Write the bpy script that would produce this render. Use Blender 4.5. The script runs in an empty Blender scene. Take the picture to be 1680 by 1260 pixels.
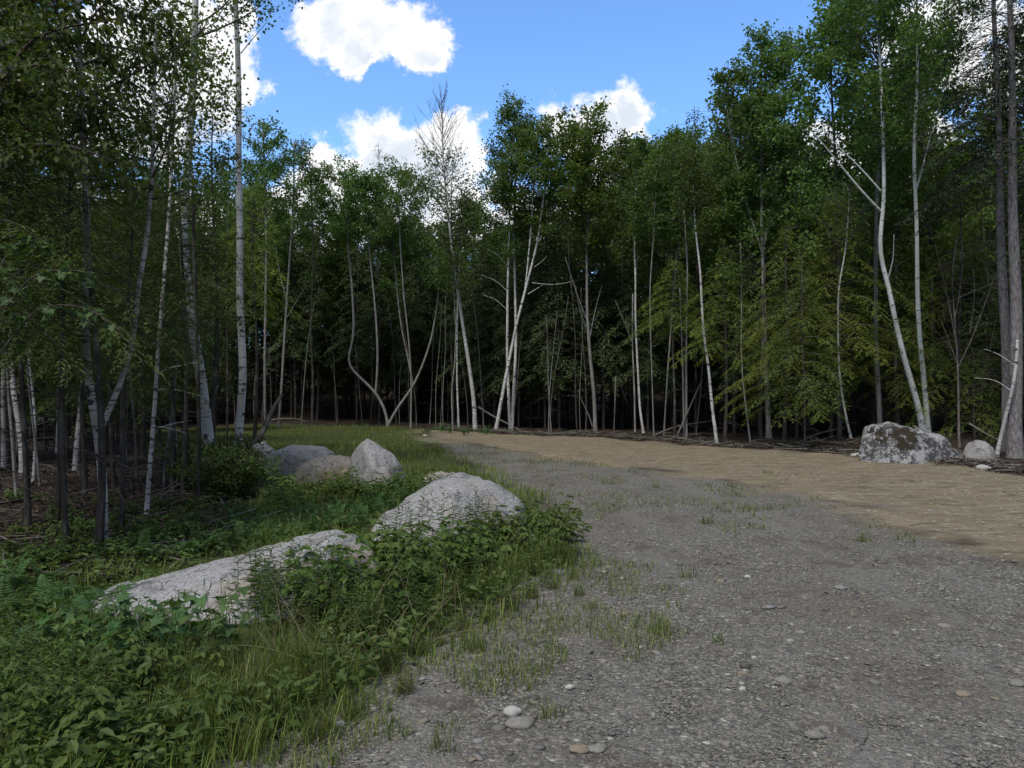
import bpy, math, random
import numpy as np
from mathutils import Vector

# ------------------------------------------------------------------ camera, sky, sun, exposure
F, CX, HZ, EYE = 1269.0, 840.0, 650.0, 1.6        # focal length in photo pixels, centre column, horizon row, eye height
sc = bpy.context.scene
COL = sc.collection
cam = bpy.data.cameras.new('camera'); camo = bpy.data.objects.new('camera', cam); COL.objects.link(camo)
camo.location = (0, 0, EYE); camo.rotation_euler = (math.radians(90), 0, 0)
cam.sensor_width = 36; cam.lens = 36*F/1680; cam.shift_y = (HZ-630)/1680; cam.clip_end = 1000; cam.clip_start = 0.05
sc.camera = camo
SUN_EL, SUN_AZ = math.radians(58), math.radians(-152)
WORLD_STRENGTH, SUN_STRENGTH, EXPOSURE = 0.12, 2.8, 0.25
sc.view_settings.view_transform = 'Standard'; sc.view_settings.look = 'None'
sc.view_settings.gamma = 1; sc.view_settings.use_curve_mapping = False; sc.view_settings.exposure = EXPOSURE
sc.cycles.max_bounces = 6; sc.cycles.diffuse_bounces = 3; sc.cycles.glossy_bounces = 2; sc.cycles.transmission_bounces = 3
sc.cycles.use_adaptive_sampling = True; sc.cycles.adaptive_threshold = 0.02

class NT:
    """tiny node-tree writer"""
    def __init__(s, tree): s.t = tree; tree.nodes.clear()
    def n(s, typ, ins=None, **kw):
        nd = s.t.nodes.new(typ)
        for k, v in kw.items(): setattr(nd, k, v)
        for k, v in (ins or {}).items(): s.put(nd.inputs[k], v)
        return nd
    def put(s, sock, v):
        if isinstance(v, bpy.types.NodeSocket): s.t.links.new(v, sock)
        elif isinstance(v, bpy.types.Node): s.t.links.new(v.outputs[0], sock)
        else: sock.default_value = v
    def math(s, op, a, b=0.0, c=None, clamp=False):
        nd = s.n('ShaderNodeMath', operation=op, use_clamp=clamp); s.put(nd.inputs[0], a); s.put(nd.inputs[1], b)
        if c is not None: s.put(nd.inputs[2], c)
        return nd.outputs[0]
    def vm(s, op, a, b=(0, 0, 0)):
        nd = s.n('ShaderNodeVectorMath', operation=op); s.put(nd.inputs[0], a); s.put(nd.inputs[1], b)
        return nd.outputs[1] if op in ('LENGTH', 'DOT_PRODUCT', 'DISTANCE') else nd.outputs[0]
    def mix(s, f, a, b, mode='MIX'):
        nd = s.n('ShaderNodeMix', data_type='RGBA', blend_type=mode)
        s.put(nd.inputs[0], f); s.put(nd.inputs[6], a); s.put(nd.inputs[7], b)
        return nd.outputs[2]
    def ramp(s, f, stops, interp='LINEAR'):
        nd = s.n('ShaderNodeValToRGB'); s.put(nd.inputs[0], f); cr = nd.color_ramp; cr.interpolation = interp
        while len(cr.elements) < len(stops): cr.elements.new(0.5)
        for e, (p, c) in zip(cr.elements, stops):
            e.position = p; e.color = (c, c, c, 1) if isinstance(c, (int, float)) else (*c, 1)
        return nd.outputs[0]
    def smooth(s, v, a, b, lo=0.0, hi=1.0):
        nd = s.n('ShaderNodeMapRange', interpolation_type='SMOOTHSTEP')
        for i, q in enumerate((v, a, b, lo, hi)): s.put(nd.inputs[i], q)
        return nd.outputs[0]
    def noise(s, vec, scale, detail=2.0, rough=0.5, dist=0.0, out=0):
        nd = s.n('ShaderNodeTexNoise', {'Vector': vec, 'Scale': scale, 'Detail': detail, 'Roughness': rough, 'Distortion': dist})
        return nd.outputs[out]
    def voro(s, vec, scale, feature='F1', out=0, rnd=1.0):
        nd = s.n('ShaderNodeTexVoronoi', {'Vector': vec, 'Scale': scale, 'Randomness': rnd}, feature=feature)
        return nd.outputs[out]

world = bpy.data.worlds.new('World'); sc.world = world; world.use_nodes = True
def build_world():
    N = NT(world.node_tree)
    sky = N.n('ShaderNodeTexSky', sky_type='NISHITA', sun_disc=False, sun_elevation=SUN_EL, sun_rotation=SUN_AZ,
              altitude=300, air_density=1.0, dust_density=0.3, ozone_density=2.0)
    blue = N.mix(1.0, sky.outputs[0], (1.24, 1.62, 2.0, 1), 'MULTIPLY')
    d = N.n('ShaderNodeTexCoord').outputs['Generated']
    sp = N.n('ShaderNodeSeparateXYZ', {0: d})
    y = N.math('MAXIMUM', sp.outputs[1], 0.05)
    u = N.math('DIVIDE', sp.outputs[0], y); v = N.math('DIVIDE', sp.outputs[2], y)
    uv = N.n('ShaderNodeCombineXYZ', {0: u, 1: v}).outputs[0]
    wob = N.vm('SUBTRACT', N.noise(uv, 7.0, 7.0, 0.62, out=1), (0.5, 0.5, 0.5))
    wob = N.vm('MULTIPLY', wob, (0.20, 0.20, 0.0))
    q = N.vm('ADD', uv, wob)
    ell = [(570, 20, 72, 48), (628, 38, 80, 56), (678, 53, 48, 46), (592, 74, 42, 34),           # cloud at the top
           (650, 245, 80, 68), (600, 270, 70, 50), (525, 278, 52, 48), (738, 232, 44, 42), (690, 280, 85, 50), (640, 335, 210, 60), (755, 320, 45, 55),
           (992, 218, 74, 78), (1034, 178, 50, 58), (938, 205, 52, 48), (1030, 268, 70, 66),    # cloud right of the middle
           (285, 95, 110, 100), (365, 120, 50, 75), (250, 30, 120, 60), (385, 20, 35, 30), (180, 190, 160, 70), (90, 90, 110, 90),
           (1620, 30, 110, 55), (1540, 85, 90, 70), (1660, 130, 50, 60), (1320, 290, 150, 75), (1500, 250, 110, 60), (1150, 320, 110, 60),
           (900, 380, 230, 60), (480, 400, 140, 60), (1400, 400, 300, 70), (200, 380, 300, 80)]
    m = None
    for (px, py, rx, ry) in ell:
        o = N.vm('SUBTRACT', q, ((px-CX)/F, (HZ-py)/F, 0))
        o = N.vm('MULTIPLY', o, (F/(rx*1.25), F/(ry*1.25), 0))
        l = N.math('SUBTRACT', 1.0, N.vm('LENGTH', o))
        m = l if m is None else N.math('SMOOTH_MAX', m, l, 0.12)
    fine = N.noise(uv, 26.0, 8.0, 0.65)
    den = N.math('ADD', m, N.math('MULTIPLY', N.math('SUBTRACT', fine, 0.5), 1.15))
    mask = N.smooth(den, 0.02, 0.42)
    mask = N.math('MULTIPLY', mask, N.math('GREATER_THAN', sp.outputs[1], 0.06))
    hi = N.noise(d, 2.2, 5.0, 0.6)                                     # unseen broken cloud added over the rest of the dome for its light
    hi = N.smooth(hi, 0.40, 0.54)
    elev = N.math('MULTIPLY', hi, N.smooth(N.math('MULTIPLY', sp.outputs[2], 1.0), 0.52, 0.62))
    back = N.math('MULTIPLY', hi, N.smooth(sp.outputs[1], 0.30, 0.05))
    over = N.math('MAXIMUM', elev, back)                                # added cloud out of view, kept grey to cut the sky fill
    shade = N.noise(uv, 9.0, 4.0, 0.5)
    core = N.math('MULTIPLY', N.smooth(den, 0.35, 0.75), N.smooth(shade, 0.40, 0.60))
    cl = N.mix(core, (7.8, 7.8, 7.8, 1), (5.3, 5.8, 6.6, 1))
    c = N.mix(over, N.mix(mask, blue, cl), (2.3, 2.35, 2.5, 1))
    bg = N.n('ShaderNodeBackground', {0: c, 1: WORLD_STRENGTH})
    N.n('ShaderNodeOutputWorld', {0: bg.outputs[0]})
build_world()
sl = bpy.data.lights.new('sun', 'SUN'); sl.energy = SUN_STRENGTH; sl.angle = math.radians(14); sl.color = (1, 0.95, 0.87)
so = bpy.data.objects.new('sun', sl); COL.objects.link(so)
sdir = Vector((math.sin(SUN_AZ)*math.cos(SUN_EL), math.cos(SUN_AZ)*math.cos(SUN_EL), math.sin(SUN_EL)))
so.rotation_euler = sdir.to_track_quat('Z', 'Y').to_euler(); so.location = (0, 0, 40)

# ------------------------------------------------------------------ helpers
def hash3(i, j, k, seed):
    h = (i*374761393 + j*668265263 + k*2147483647 + seed*974711) & 0xffffffff
    h = ((h ^ (h >> 13))*1274126177) & 0xffffffff
    return ((h ^ (h >> 16)) & 0xffff)/65535.0
def vnoise(p, seed=0):
    """value noise in [-1,1] at points p (N,3)"""
    p = np.asarray(p, float); f = np.floor(p).astype(np.int64); t = p-f; t = t*t*(3-2*t)
    r = 0
    for a in (0, 1):
        for b in (0, 1):
            for c in (0, 1):
                w = (t[:, 0] if a else 1-t[:, 0])*(t[:, 1] if b else 1-t[:, 1])*(t[:, 2] if c else 1-t[:, 2])
                r = r + w*hash3(f[:, 0]+a, f[:, 1]+b, f[:, 2]+c, seed)
    return r*2-1
def fbm(p, oct=4, seed=0, gain=0.5):
    p = np.asarray(p, float); r = 0; a = 1.0
    for o in range(oct): r = r + a*vnoise(p*2**o, seed+o*7); a *= gain
    return r
def sstep(a, b, x):
    t = np.clip((x-a)/(b-a), 0, 1); return t*t*(3-2*t)
def hgt(x, y):
    x = np.asarray(x, float); y = np.asarray(y, float); r = np.hypot(x, y)
    z = .035*np.sin(.7*x+1.3)*np.sin(.5*y+.4)+.02*np.sin(1.9*x+.4)*np.sin(1.7*y+2)
    z = z*sstep(1, 6, r)
    z = z + 7.0*sstep(47, 95, r)
    z = z + .55*np.exp(-(((x-12.3)/3.0)**2+((y-23.0)/2.4)**2))
    z = z - .22*np.exp(-(((x+5.2)/2.2)**2+((y-10.5)/3.0)**2))
    return z
def P(px, py, Y): return np.array([(px-CX)/F*Y, Y, EYE-(py-HZ)/F*Y])
def G(px, py):
    Y = EYE*F/(py-HZ); return np.array([(px-CX)/F*Y, Y])
def unit(a): return a/np.maximum(np.linalg.norm(a, axis=-1, keepdims=True), 1e-9)
def inside(poly, x, y):
    x = np.asarray(x, float); y = np.asarray(y, float); r = np.zeros(x.shape, bool); n = len(poly)
    for i in range(n):
        (x1, y1), (x2, y2) = poly[i], poly[(i+1) % n]
        if y1 == y2: continue
        c = ((y1 > y) != (y2 > y)) & (x < (x2-x1)*(y-y1)/(y2-y1)+x1)
        r ^= c
    return r
def polydist(poly, x, y):
    """signed distance, positive inside"""
    d = np.full(np.shape(x), 1e9); n = len(poly)
    for i in range(n):
        ax, ay = poly[i]; bx, by = poly[(i+1) % n]; dx, dy = bx-ax, by-ay
        t = np.clip(((x-ax)*dx+(y-ay)*dy)/max(dx*dx+dy*dy, 1e-9), 0, 1)
        d = np.minimum(d, np.hypot(x-ax-t*dx, y-ay-t*dy))
    return np.where(inside(poly, x, y), d, -d)

class MB:
    """collects quads and triangles, builds ONE mesh"""
    def __init__(s): s.v = []; s.q = []; s.t = []; s.a = []; s.n = 0
    def add(s, v, quads=None, tris=None, tint=0.5):
        v = np.asarray(v, np.float32).reshape(-1, 3); k = len(v)
        s.v.append(v); s.a.append(np.broadcast_to(np.asarray(tint, np.float32), (k,)).copy())
        if quads is not None and len(quads): s.q.append(np.asarray(quads, np.int64)+s.n)
        if tris is not None and len(tris): s.t.append(np.asarray(tris, np.int64)+s.n)
        s.n += k
    def mesh(s, name, mat, smooth=True):
        me = bpy.data.meshes.new(name)
        v = np.concatenate(s.v) if s.v else np.zeros((0, 3), np.float32)
        q = np.concatenate(s.q) if s.q else np.zeros((0, 4), np.int64)
        t = np.concatenate(s.t) if s.t else np.zeros((0, 3), np.int64)
        me.vertices.add(len(v)); me.vertices.foreach_set('co', v.ravel())
        me.loops.add(q.size+t.size); me.polygons.add(len(q)+len(t))
        me.loops.foreach_set('vertex_index', np.concatenate([q.ravel(), t.ravel()]).astype(np.int32))
        ls = np.concatenate([np.arange(len(q))*4, q.size+np.arange(len(t))*3]).astype(np.int32)
        me.polygons.foreach_set('loop_start', ls)
        me.polygons.foreach_set('use_smooth', np.full(len(ls), smooth))
        at = me.attributes.new('tint', 'FLOAT', 'POINT'); at.data.foreach_set('value', np.concatenate(s.a))
        me.materials.append(mat); me.update(calc_edges=True)
        return me
    def build(s, name, mat, parent=None, loc=None, smooth=True):
        o = bpy.data.objects.new(name, s.mesh(name, mat, smooth)); COL.objects.link(o)
        if parent: o.parent = parent
        if loc is not None: o.location = loc
        return o

def tag(o, label, cat=None, group=None, kind=None):
    if label: o['label'] = label
    if cat: o['category'] = cat
    if group: o['group'] = group
    if kind: o['kind'] = kind
    return o
def thing(name, loc, label, cat, group=None, rz=0, s=1.0):
    o = bpy.data.objects.new(name, None); COL.objects.link(o); o.location = loc
    o.rotation_euler = (0, 0, rz); o.scale = (s, s, s); o.empty_display_size = .2
    return tag(o, label, cat, group)
def attach(name, me, parent):
    o = bpy.data.objects.new(name, me); COL.objects.link(o); o.parent = parent; return o

def tube(mb, pts, rad, sides=6, tint=.5, cap=True):
    pts = np.asarray(pts, float); k = len(pts); rad = np.broadcast_to(np.asarray(rad, float), (k,))
    d = np.gradient(pts, axis=0); d = unit(d)
    ref = np.array([1.0, 0, 0]) if abs(d[:, 0]).max() < .9 else np.array([0, 1.0, 0.02])
    a = unit(np.cross(d, ref)); b = np.cross(d, a)
    th = np.arange(sides)*2*math.pi/sides
    v = pts[:, None, :]+rad[:, None, None]*(np.cos(th)[None, :, None]*a[:, None, :]+np.sin(th)[None, :, None]*b[:, None, :])
    i = np.arange(k-1)[:, None]*sides; j = np.arange(sides)[None, :]; j2 = (j+1) % sides
    q = np.stack([i+j, i+j2, i+sides+j2, i+sides+j], -1).reshape(-1, 4)
    v = v.reshape(-1, 3); t = None
    if cap:
        v = np.vstack([v, pts[-1:]+d[-1:]*rad[-1]*.6]); e = (k-1)*sides
        t = np.stack([e+np.arange(sides), e+(np.arange(sides)+1) % sides, np.full(sides, len(v)-1)], -1)
    mb.add(v, q, t, tint)
def resample(pts, n):
    pts = np.asarray(pts, float); s = np.r_[0, np.cumsum(np.linalg.norm(np.diff(pts, axis=0), axis=1))]
    t = np.linspace(0, s[-1], n)
    lin = np.stack([np.interp(t, s, pts[:, c]) for c in range(pts.shape[1])], -1)
    for _ in range(2): lin[1:-1] = (lin[:-2]+2*lin[1:-1]+lin[2:])/4
    return lin

def leaves(mb, C, A, N, L, W, tint, shape='rhomb', fold=.12, droop=.15):
    """many leaves at once: base points C, axes A, normals N"""
    C = np.asarray(C); n = len(C)
    if not n: return
    A = unit(A); S = unit(np.cross(A, N)); N = np.cross(S, A)
    L = np.broadcast_to(np.asarray(L, float), (n,))[:, None]; W = np.broadcast_to(np.asarray(W, float), (n,))[:, None]
    tint = np.broadcast_to(np.asarray(tint, float), (n,))
    if shape == 'rhomb':
        v = np.stack([C, C+A*L*.42+S*W*.5+N*W*fold, C+A*L-N*L*droop, C+A*L*.42-S*W*.5+N*W*fold], 1)
        q = np.arange(n)[:, None]*4+np.array([[0, 1, 2, 3]]); k = 4
    elif shape == 'oval':
        v = np.stack([C, C+A*L*.25+S*W*.45+N*W*fold, C+A*L*.62+S*W*.40+N*(W*fold-L*droop*.4), C+A*L-N*L*droop,
                      C+A*L*.62-S*W*.40+N*(W*fold-L*droop*.4), C+A*L*.25-S*W*.45+N*W*fold], 1); k = 6
        q = (np.arange(n)[:, None, None]*6+np.array([[[0, 1, 2, 3], [0, 3, 4, 5]]])).reshape(-1, 4)
    elif shape == 'palm':                                  # five pointed lobes
        prof = [(-.02, .0), (.02, .30), (-.10, .62), (.30, .34), (.42, .78), (.56, .30), (1.0, 0)]
        R_ = [C+A*L*a+S*W*b*.62+N*(W*fold*b-L*droop*max(a, 0)) for a, b in prof]
        L_ = [C+A*L*a-S*W*b*.62+N*(W*fold*b-L*droop*max(a, 0)) for a, b in prof[1:-1]]
        mid = C+A*L*.28
        v = np.stack(R_+L_+[mid], 1); k = 13               # 0..6 right side, 7..11 left side, 12 centre
        tr = [(12, 0, 1), (12, 1, 2), (12, 2, 3), (12, 3, 4), (12, 4, 5), (12, 5, 6), (12, 7, 0), (12, 8, 7), (12, 9, 8), (12, 10, 9), (12, 11, 10), (12, 6, 11)]
        t = (np.arange(n)[:, None, None]*k+np.array([tr])).reshape(-1, 3)
        mb.add(v.reshape(-1, 3), None, t, np.repeat(tint, k)); return
    mb.add(v.reshape(-1, 3), q, None, np.repeat(tint, k))

# ------------------------------------------------------------------ materials
def newmat(name):
    m = bpy.data.materials.new(name); m.use_nodes = True; return m, NT(m.node_tree)
def finish(N, col, rough=.8, bump=None, strength=.4, dist=.01, spec=.2):
    b = N.n('ShaderNodeBsdfPrincipled', {'Base Color': col, 'Roughness': rough, 'Specular IOR Level': spec})
    if bump is not None:
        bp = N.n('ShaderNodeBump', {'Strength': strength, 'Distance': dist, 'Height': bump}); N.put(b.inputs['Normal'], bp.outputs[0])
    N.n('ShaderNodeOutputMaterial', {0: b.outputs[0]})
def leafmat(name, c0, c1, c2, trans=.3, rough=.55, spec=.25):
    m, N = newmat(name)
    t = N.n('ShaderNodeAttribute', attribute_name='tint').outputs['Fac']
    r = N.n('ShaderNodeObjectInfo').outputs['Random']
    col = N.ramp(t, [(0.0, c0), (0.55, c1), (1.0, c2)])
    hs = N.n('ShaderNodeHueSaturation', {'Color': col, 'Hue': N.math('MULTIPLY_ADD', r, .03, .485), 'Value': N.math('MULTIPLY_ADD', r, .35, .85), 'Saturation': 1.0})
    b = N.n('ShaderNodeBsdfPrincipled', {'Base Color': hs.outputs[0], 'Roughness': rough, 'Specular IOR Level': spec})
    tc = N.mix(1.0, hs.outputs[0], (1.5, 1.5, .7, 1), 'MULTIPLY')
    tr = N.n('ShaderNodeBsdfTranslucent', {0: tc})
    mx = N.n('ShaderNodeMixShader', {0: trans, 1: b.outputs[0], 2: tr.outputs[0]})
    N.n('ShaderNodeOutputMaterial', {0: mx.outputs[0]})
    return m
M = {}
M['birch_leaf'] = leafmat('birch_leaf', (.048, .080, .022), (.078, .125, .030), (.115, .165, .038), trans=.42)
M['beech_leaf'] = leafmat('beech_leaf', (.036, .060, .012), (.055, .085, .016), (.085, .115, .022), trans=.3)
M['poplar_leaf'] = leafmat('poplar_leaf', (.058, .105, .030), (.090, .160, .042), (.13, .20, .052), trans=.42)
M['maple_leaf'] = leafmat('maple_leaf', (.062, .110, .022), (.095, .160, .030), (.14, .21, .04), trans=.42)
M['fir_needle'] = leafmat('fir_needle', (.028, .048, .018), (.044, .072, .024), (.066, .095, .028), trans=.15)
M['hemlock_needle'] = leafmat('hemlock_needle', (.085, .125, .022), (.145, .195, .034), (.21, .245, .045), trans=.35)  # hemlock needles with a sunlit tone put into the colour
M['shade_hemlock_needle'] = leafmat('shade_hemlock_needle', (.042, .066, .016), (.068, .100, .022), (.105, .135, .028), trans=.25)  # same hemlock needles darkened, shade put into the colour
M['spruce_needle'] = leafmat('spruce_needle', (.018, .030, .020), (.030, .046, .028), (.045, .06, .034), trans=.08)
M['fern_leaf'] = leafmat('fern_leaf', (.036, .078, .022), (.054, .112, .032), (.082, .15, .042), trans=.28)
M['bramble_leaf'] = leafmat('bramble_leaf', (.036, .062, .013), (.058, .096, .019), (.095, .138, .028), trans=.25)
M['herb_leaf'] = leafmat('herb_leaf', (.042, .078, .017), (.068, .112, .025), (.11, .155, .04), trans=.28)
M['grass_blade'] = leafmat('grass_blade', (.060, .085, .020), (.095, .130, .028), (.20, .20, .07), trans=.3)
M['lawn_blade'] = leafmat('lawn_blade', (.080, .118, .022), (.130, .178, .032), (.21, .235, .055), trans=.32)
M['dry_stalk'] = leafmat('dry_stalk', (.16, .13, .08), (.25, .20, .12), (.34, .28, .18), trans=.1)
M['flower'] = leafmat('flower', (.55, .52, .42), (.65, .63, .52), (.7, .7, .6), trans=.2)
M['leaf_litter'] = leafmat('leaf_litter', (.022, .015, .011), (.046, .031, .022), (.11, .08, .055), trans=.05)

def barkmat(name, base, light, dark, zs=3.0, streak=.0):
    m, N = newmat(name)
    oc = N.n('ShaderNodeTexCoord').outputs['Object']
    mp = N.n('ShaderNodeMapping', {'Vector': oc, 'Scale': (22, 22, zs)}).outputs[0]
    a = N.noise(mp, 1.0, 5.0, .65); b = N.noise(oc, 1.6, 3.0)
    col = N.ramp(a, [(.30, dark), (.5, base), (.72, light)])
    col = N.mix(N.smooth(b, .52, .66, 0, .5), col, (.20, .22, .17, 1))       # lichen film
    finish(N, col, .9, a, .8, .02, .1)
    return m
M['fir_bark'] = barkmat('fir_bark', (.052, .045, .040), (.115, .104, .096), (.02, .017, .015), 5)
M['spruce_bark'] = barkmat('spruce_bark', (.19, .17, .17), (.34, .31, .31), (.075, .065, .062), 7)
M['grey_bark'] = barkmat('grey_bark', (.21, .20, .187), (.35, .34, .325), (.09, .085, .08), 3)
M['dead_wood'] = barkmat('dead_wood', (.13, .115, .10), (.24, .215, .19), (.055, .046, .04), 2)
M['twig'] = barkmat('twig', (.075, .06, .052), (.14, .12, .10), (.035, .03, .025), 2)
M['green_stem'] = leafmat('green_stem', (.05, .08, .03), (.07, .10, .035), (.10, .12, .05), trans=.0)
def birchmat(name, white, grey, amount):
    m, N = newmat(name)
    oc = N.n('ShaderNodeTexCoord').outputs['Object']; rnd = N.n('ShaderNodeObjectInfo').outputs['Random']
    off = N.vm('ADD', oc, N.n('ShaderNodeCombineXYZ', {2: N.math('MULTIPLY', rnd, 37.0)}).outputs[0])
    mp = N.n('ShaderNodeMapping', {'Vector': off, 'Scale': (4.0, 4.0, 34)}).outputs[0]
    st = N.noise(mp, 1.0, 3.0, .6)
    mp2 = N.n('ShaderNodeMapping', {'Vector': off, 'Scale': (5, 5, 7)}).outputs[0]
    bl = N.noise(mp2, 1.0, 4.0, .6)
    big = N.noise(off, 1.3, 3.0)
    col = N.mix(N.smooth(big, .38, .62), (*white, 1), (*grey, 1))
    col = N.mix(N.smooth(st, amount, amount+.07, 0, .85), col, (.07, .062, .055, 1))
    col = N.mix(N.smooth(bl, amount+.03, amount+.08, 0, .95), col, (.03, .027, .025, 1))
    finish(N, col, .75, N.math('SUBTRACT', 1.0, st), .3, .01, .2)
    return m
M['white_birch_bark'] = birchmat('white_birch_bark', (.56, .55, .52), (.40, .39, .365), .56)
M['poplar_bark'] = birchmat('poplar_bark', (.50, .52, .49), (.36, .385, .35), .59)
M['shabby_birch_bark'] = birchmat('shabby_birch_bark', (.46, .43, .40), (.27, .24, .22), .54)

def granite(name, pale, mid, dark, warm, moss=0.0, lichen=0.0):
    m, N = newmat(name)
    oc = N.n('ShaderNodeTexCoord').outputs['Object']
    sp = N.voro(oc, 75.0, out=1); spv = N.n('ShaderNodeSeparateColor', {0: sp}).outputs[0]
    col = N.ramp(spv, [(0, tuple((a_+b_)/2 for a_, b_ in zip(dark, mid))), (.15, mid), (.5, pale), (1, tuple(min(1, c*1.12) for c in pale))])
    fine = N.noise(oc, 55.0, 5.0, .7)
    col = N.mix(N.smooth(fine, .54, .66, 0, .5), col, (*dark, 1))
    lg = N.noise(oc, 1.8, 4.0, .6)
    col = N.mix(N.smooth(lg, .48, .68, 0, .75), col, N.mix(1.0, col, (*warm, 1), 'MULTIPLY'))
    pit = N.noise(oc, 16.0, 6.0, .7)
    col = N.mix(N.smooth(pit, .56, .72, 0, .28), col, (*dark, 1))
    stain = N.noise(N.n('ShaderNodeMapping', {'Vector': oc, 'Scale': (2.4, 2.4, .9)}).outputs[0], 1.6, 6.0, .65)
    col = N.mix(N.smooth(stain, .50, .66, 0, .6), col, N.mix(1.0, col, (.42, .41, .38, 1), 'MULTIPLY'))
    wv = N.vm('ADD', oc, N.vm('MULTIPLY', N.vm('SUBTRACT', N.noise(oc, 2.5, 4.0, out=1), (.5, .5, .5)), (.7, .7, .7)))
    crack = N.voro(wv, 1.25, 'DISTANCE_TO_EDGE')
    crk = N.smooth(crack, .0, .014, .75, 0)
    col = N.mix(crk, col, (.04, .037, .033, 1))
    if lichen:
        lm = N.noise(oc, 2.6, 7.0, .72); col = N.mix(N.smooth(lm, .44, .50, .92, 0), (.055, .055, .056, 1), col)
        l2 = N.noise(oc, 11.0, 6.0, .75)
        col = N.mix(N.smooth(l2, .50, .58, 0, .85), col, (.31, .31, .30, 1))
    if moss:
        gx = N.n('ShaderNodeSeparateXYZ', {0: oc})
        mm = N.noise(oc, 3.6, 7.0, .72)
        w = N.vm('LENGTH', N.vm('MULTIPLY', N.vm('SUBTRACT', oc, (-.55, -.4, .6)), (.75, .4, .9)))
        mk = N.math('ADD', N.math('MULTIPLY_ADD', N.math('SUBTRACT', mm, .5), 2.2, .5), N.smooth(w, .0, .95, .16, -.5))
        col = N.mix(N.smooth(mk, .52, .58, 0, 1.0), col, N.ramp(N.noise(oc, 40, 3), [(.3, (.016, .012, .008)), (.7, (.040, .030, .019))]))
    h = N.math('SUBTRACT', N.math('ADD', pit, N.math('MULTIPLY', fine, .5)), N.math('MULTIPLY', crk, 1.2))
    finish(N, col, .85, h, .38, .015, .2)
    return m
M['granite'] = granite('granite', (.285, .283, .28), (.20, .198, .196), (.06, .06, .06), (1.02, .88, .70))
M['pink_granite'] = granite('pink_granite', (.29, .265, .23), (.21, .185, .155), (.075, .065, .052), (1.06, .88, .66))
M['lichen_granite'] = granite('lichen_granite', (.36, .36, .36), (.22, .22, .22), (.06, .06, .06), (1, .95, .9), moss=1, lichen=1)
M['smooth_granite'] = granite('smooth_granite', (.27, .26, .25), (.21, .205, .195), (.10, .095, .09), (1.05, .95, .85))

def pebblemat():
    m, N = newmat('pebble')
    t = N.n('ShaderNodeAttribute', attribute_name='tint').outputs['Fac']
    oc = N.n('ShaderNodeTexCoord').outputs['Object']
    col = N.ramp(t, [(0, (.085, .082, .074)), (.35, (.150, .144, .128)), (.62, (.215, .204, .178)), (.78, (.215, .178, .130)), (.9, (.20, .205, .195)), (1, (.40, .39, .355))])
    n = N.noise(oc, 45.0, 4.0, .6)
    col = N.mix(N.smooth(n, .4, .7, 0, .45), col, N.mix(1.0, col, (.5, .48, .46, 1), 'MULTIPLY'))
    finish(N, col, .85, n, .3, .004, .2)
    return m
M['pebble'] = pebblemat()

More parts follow.
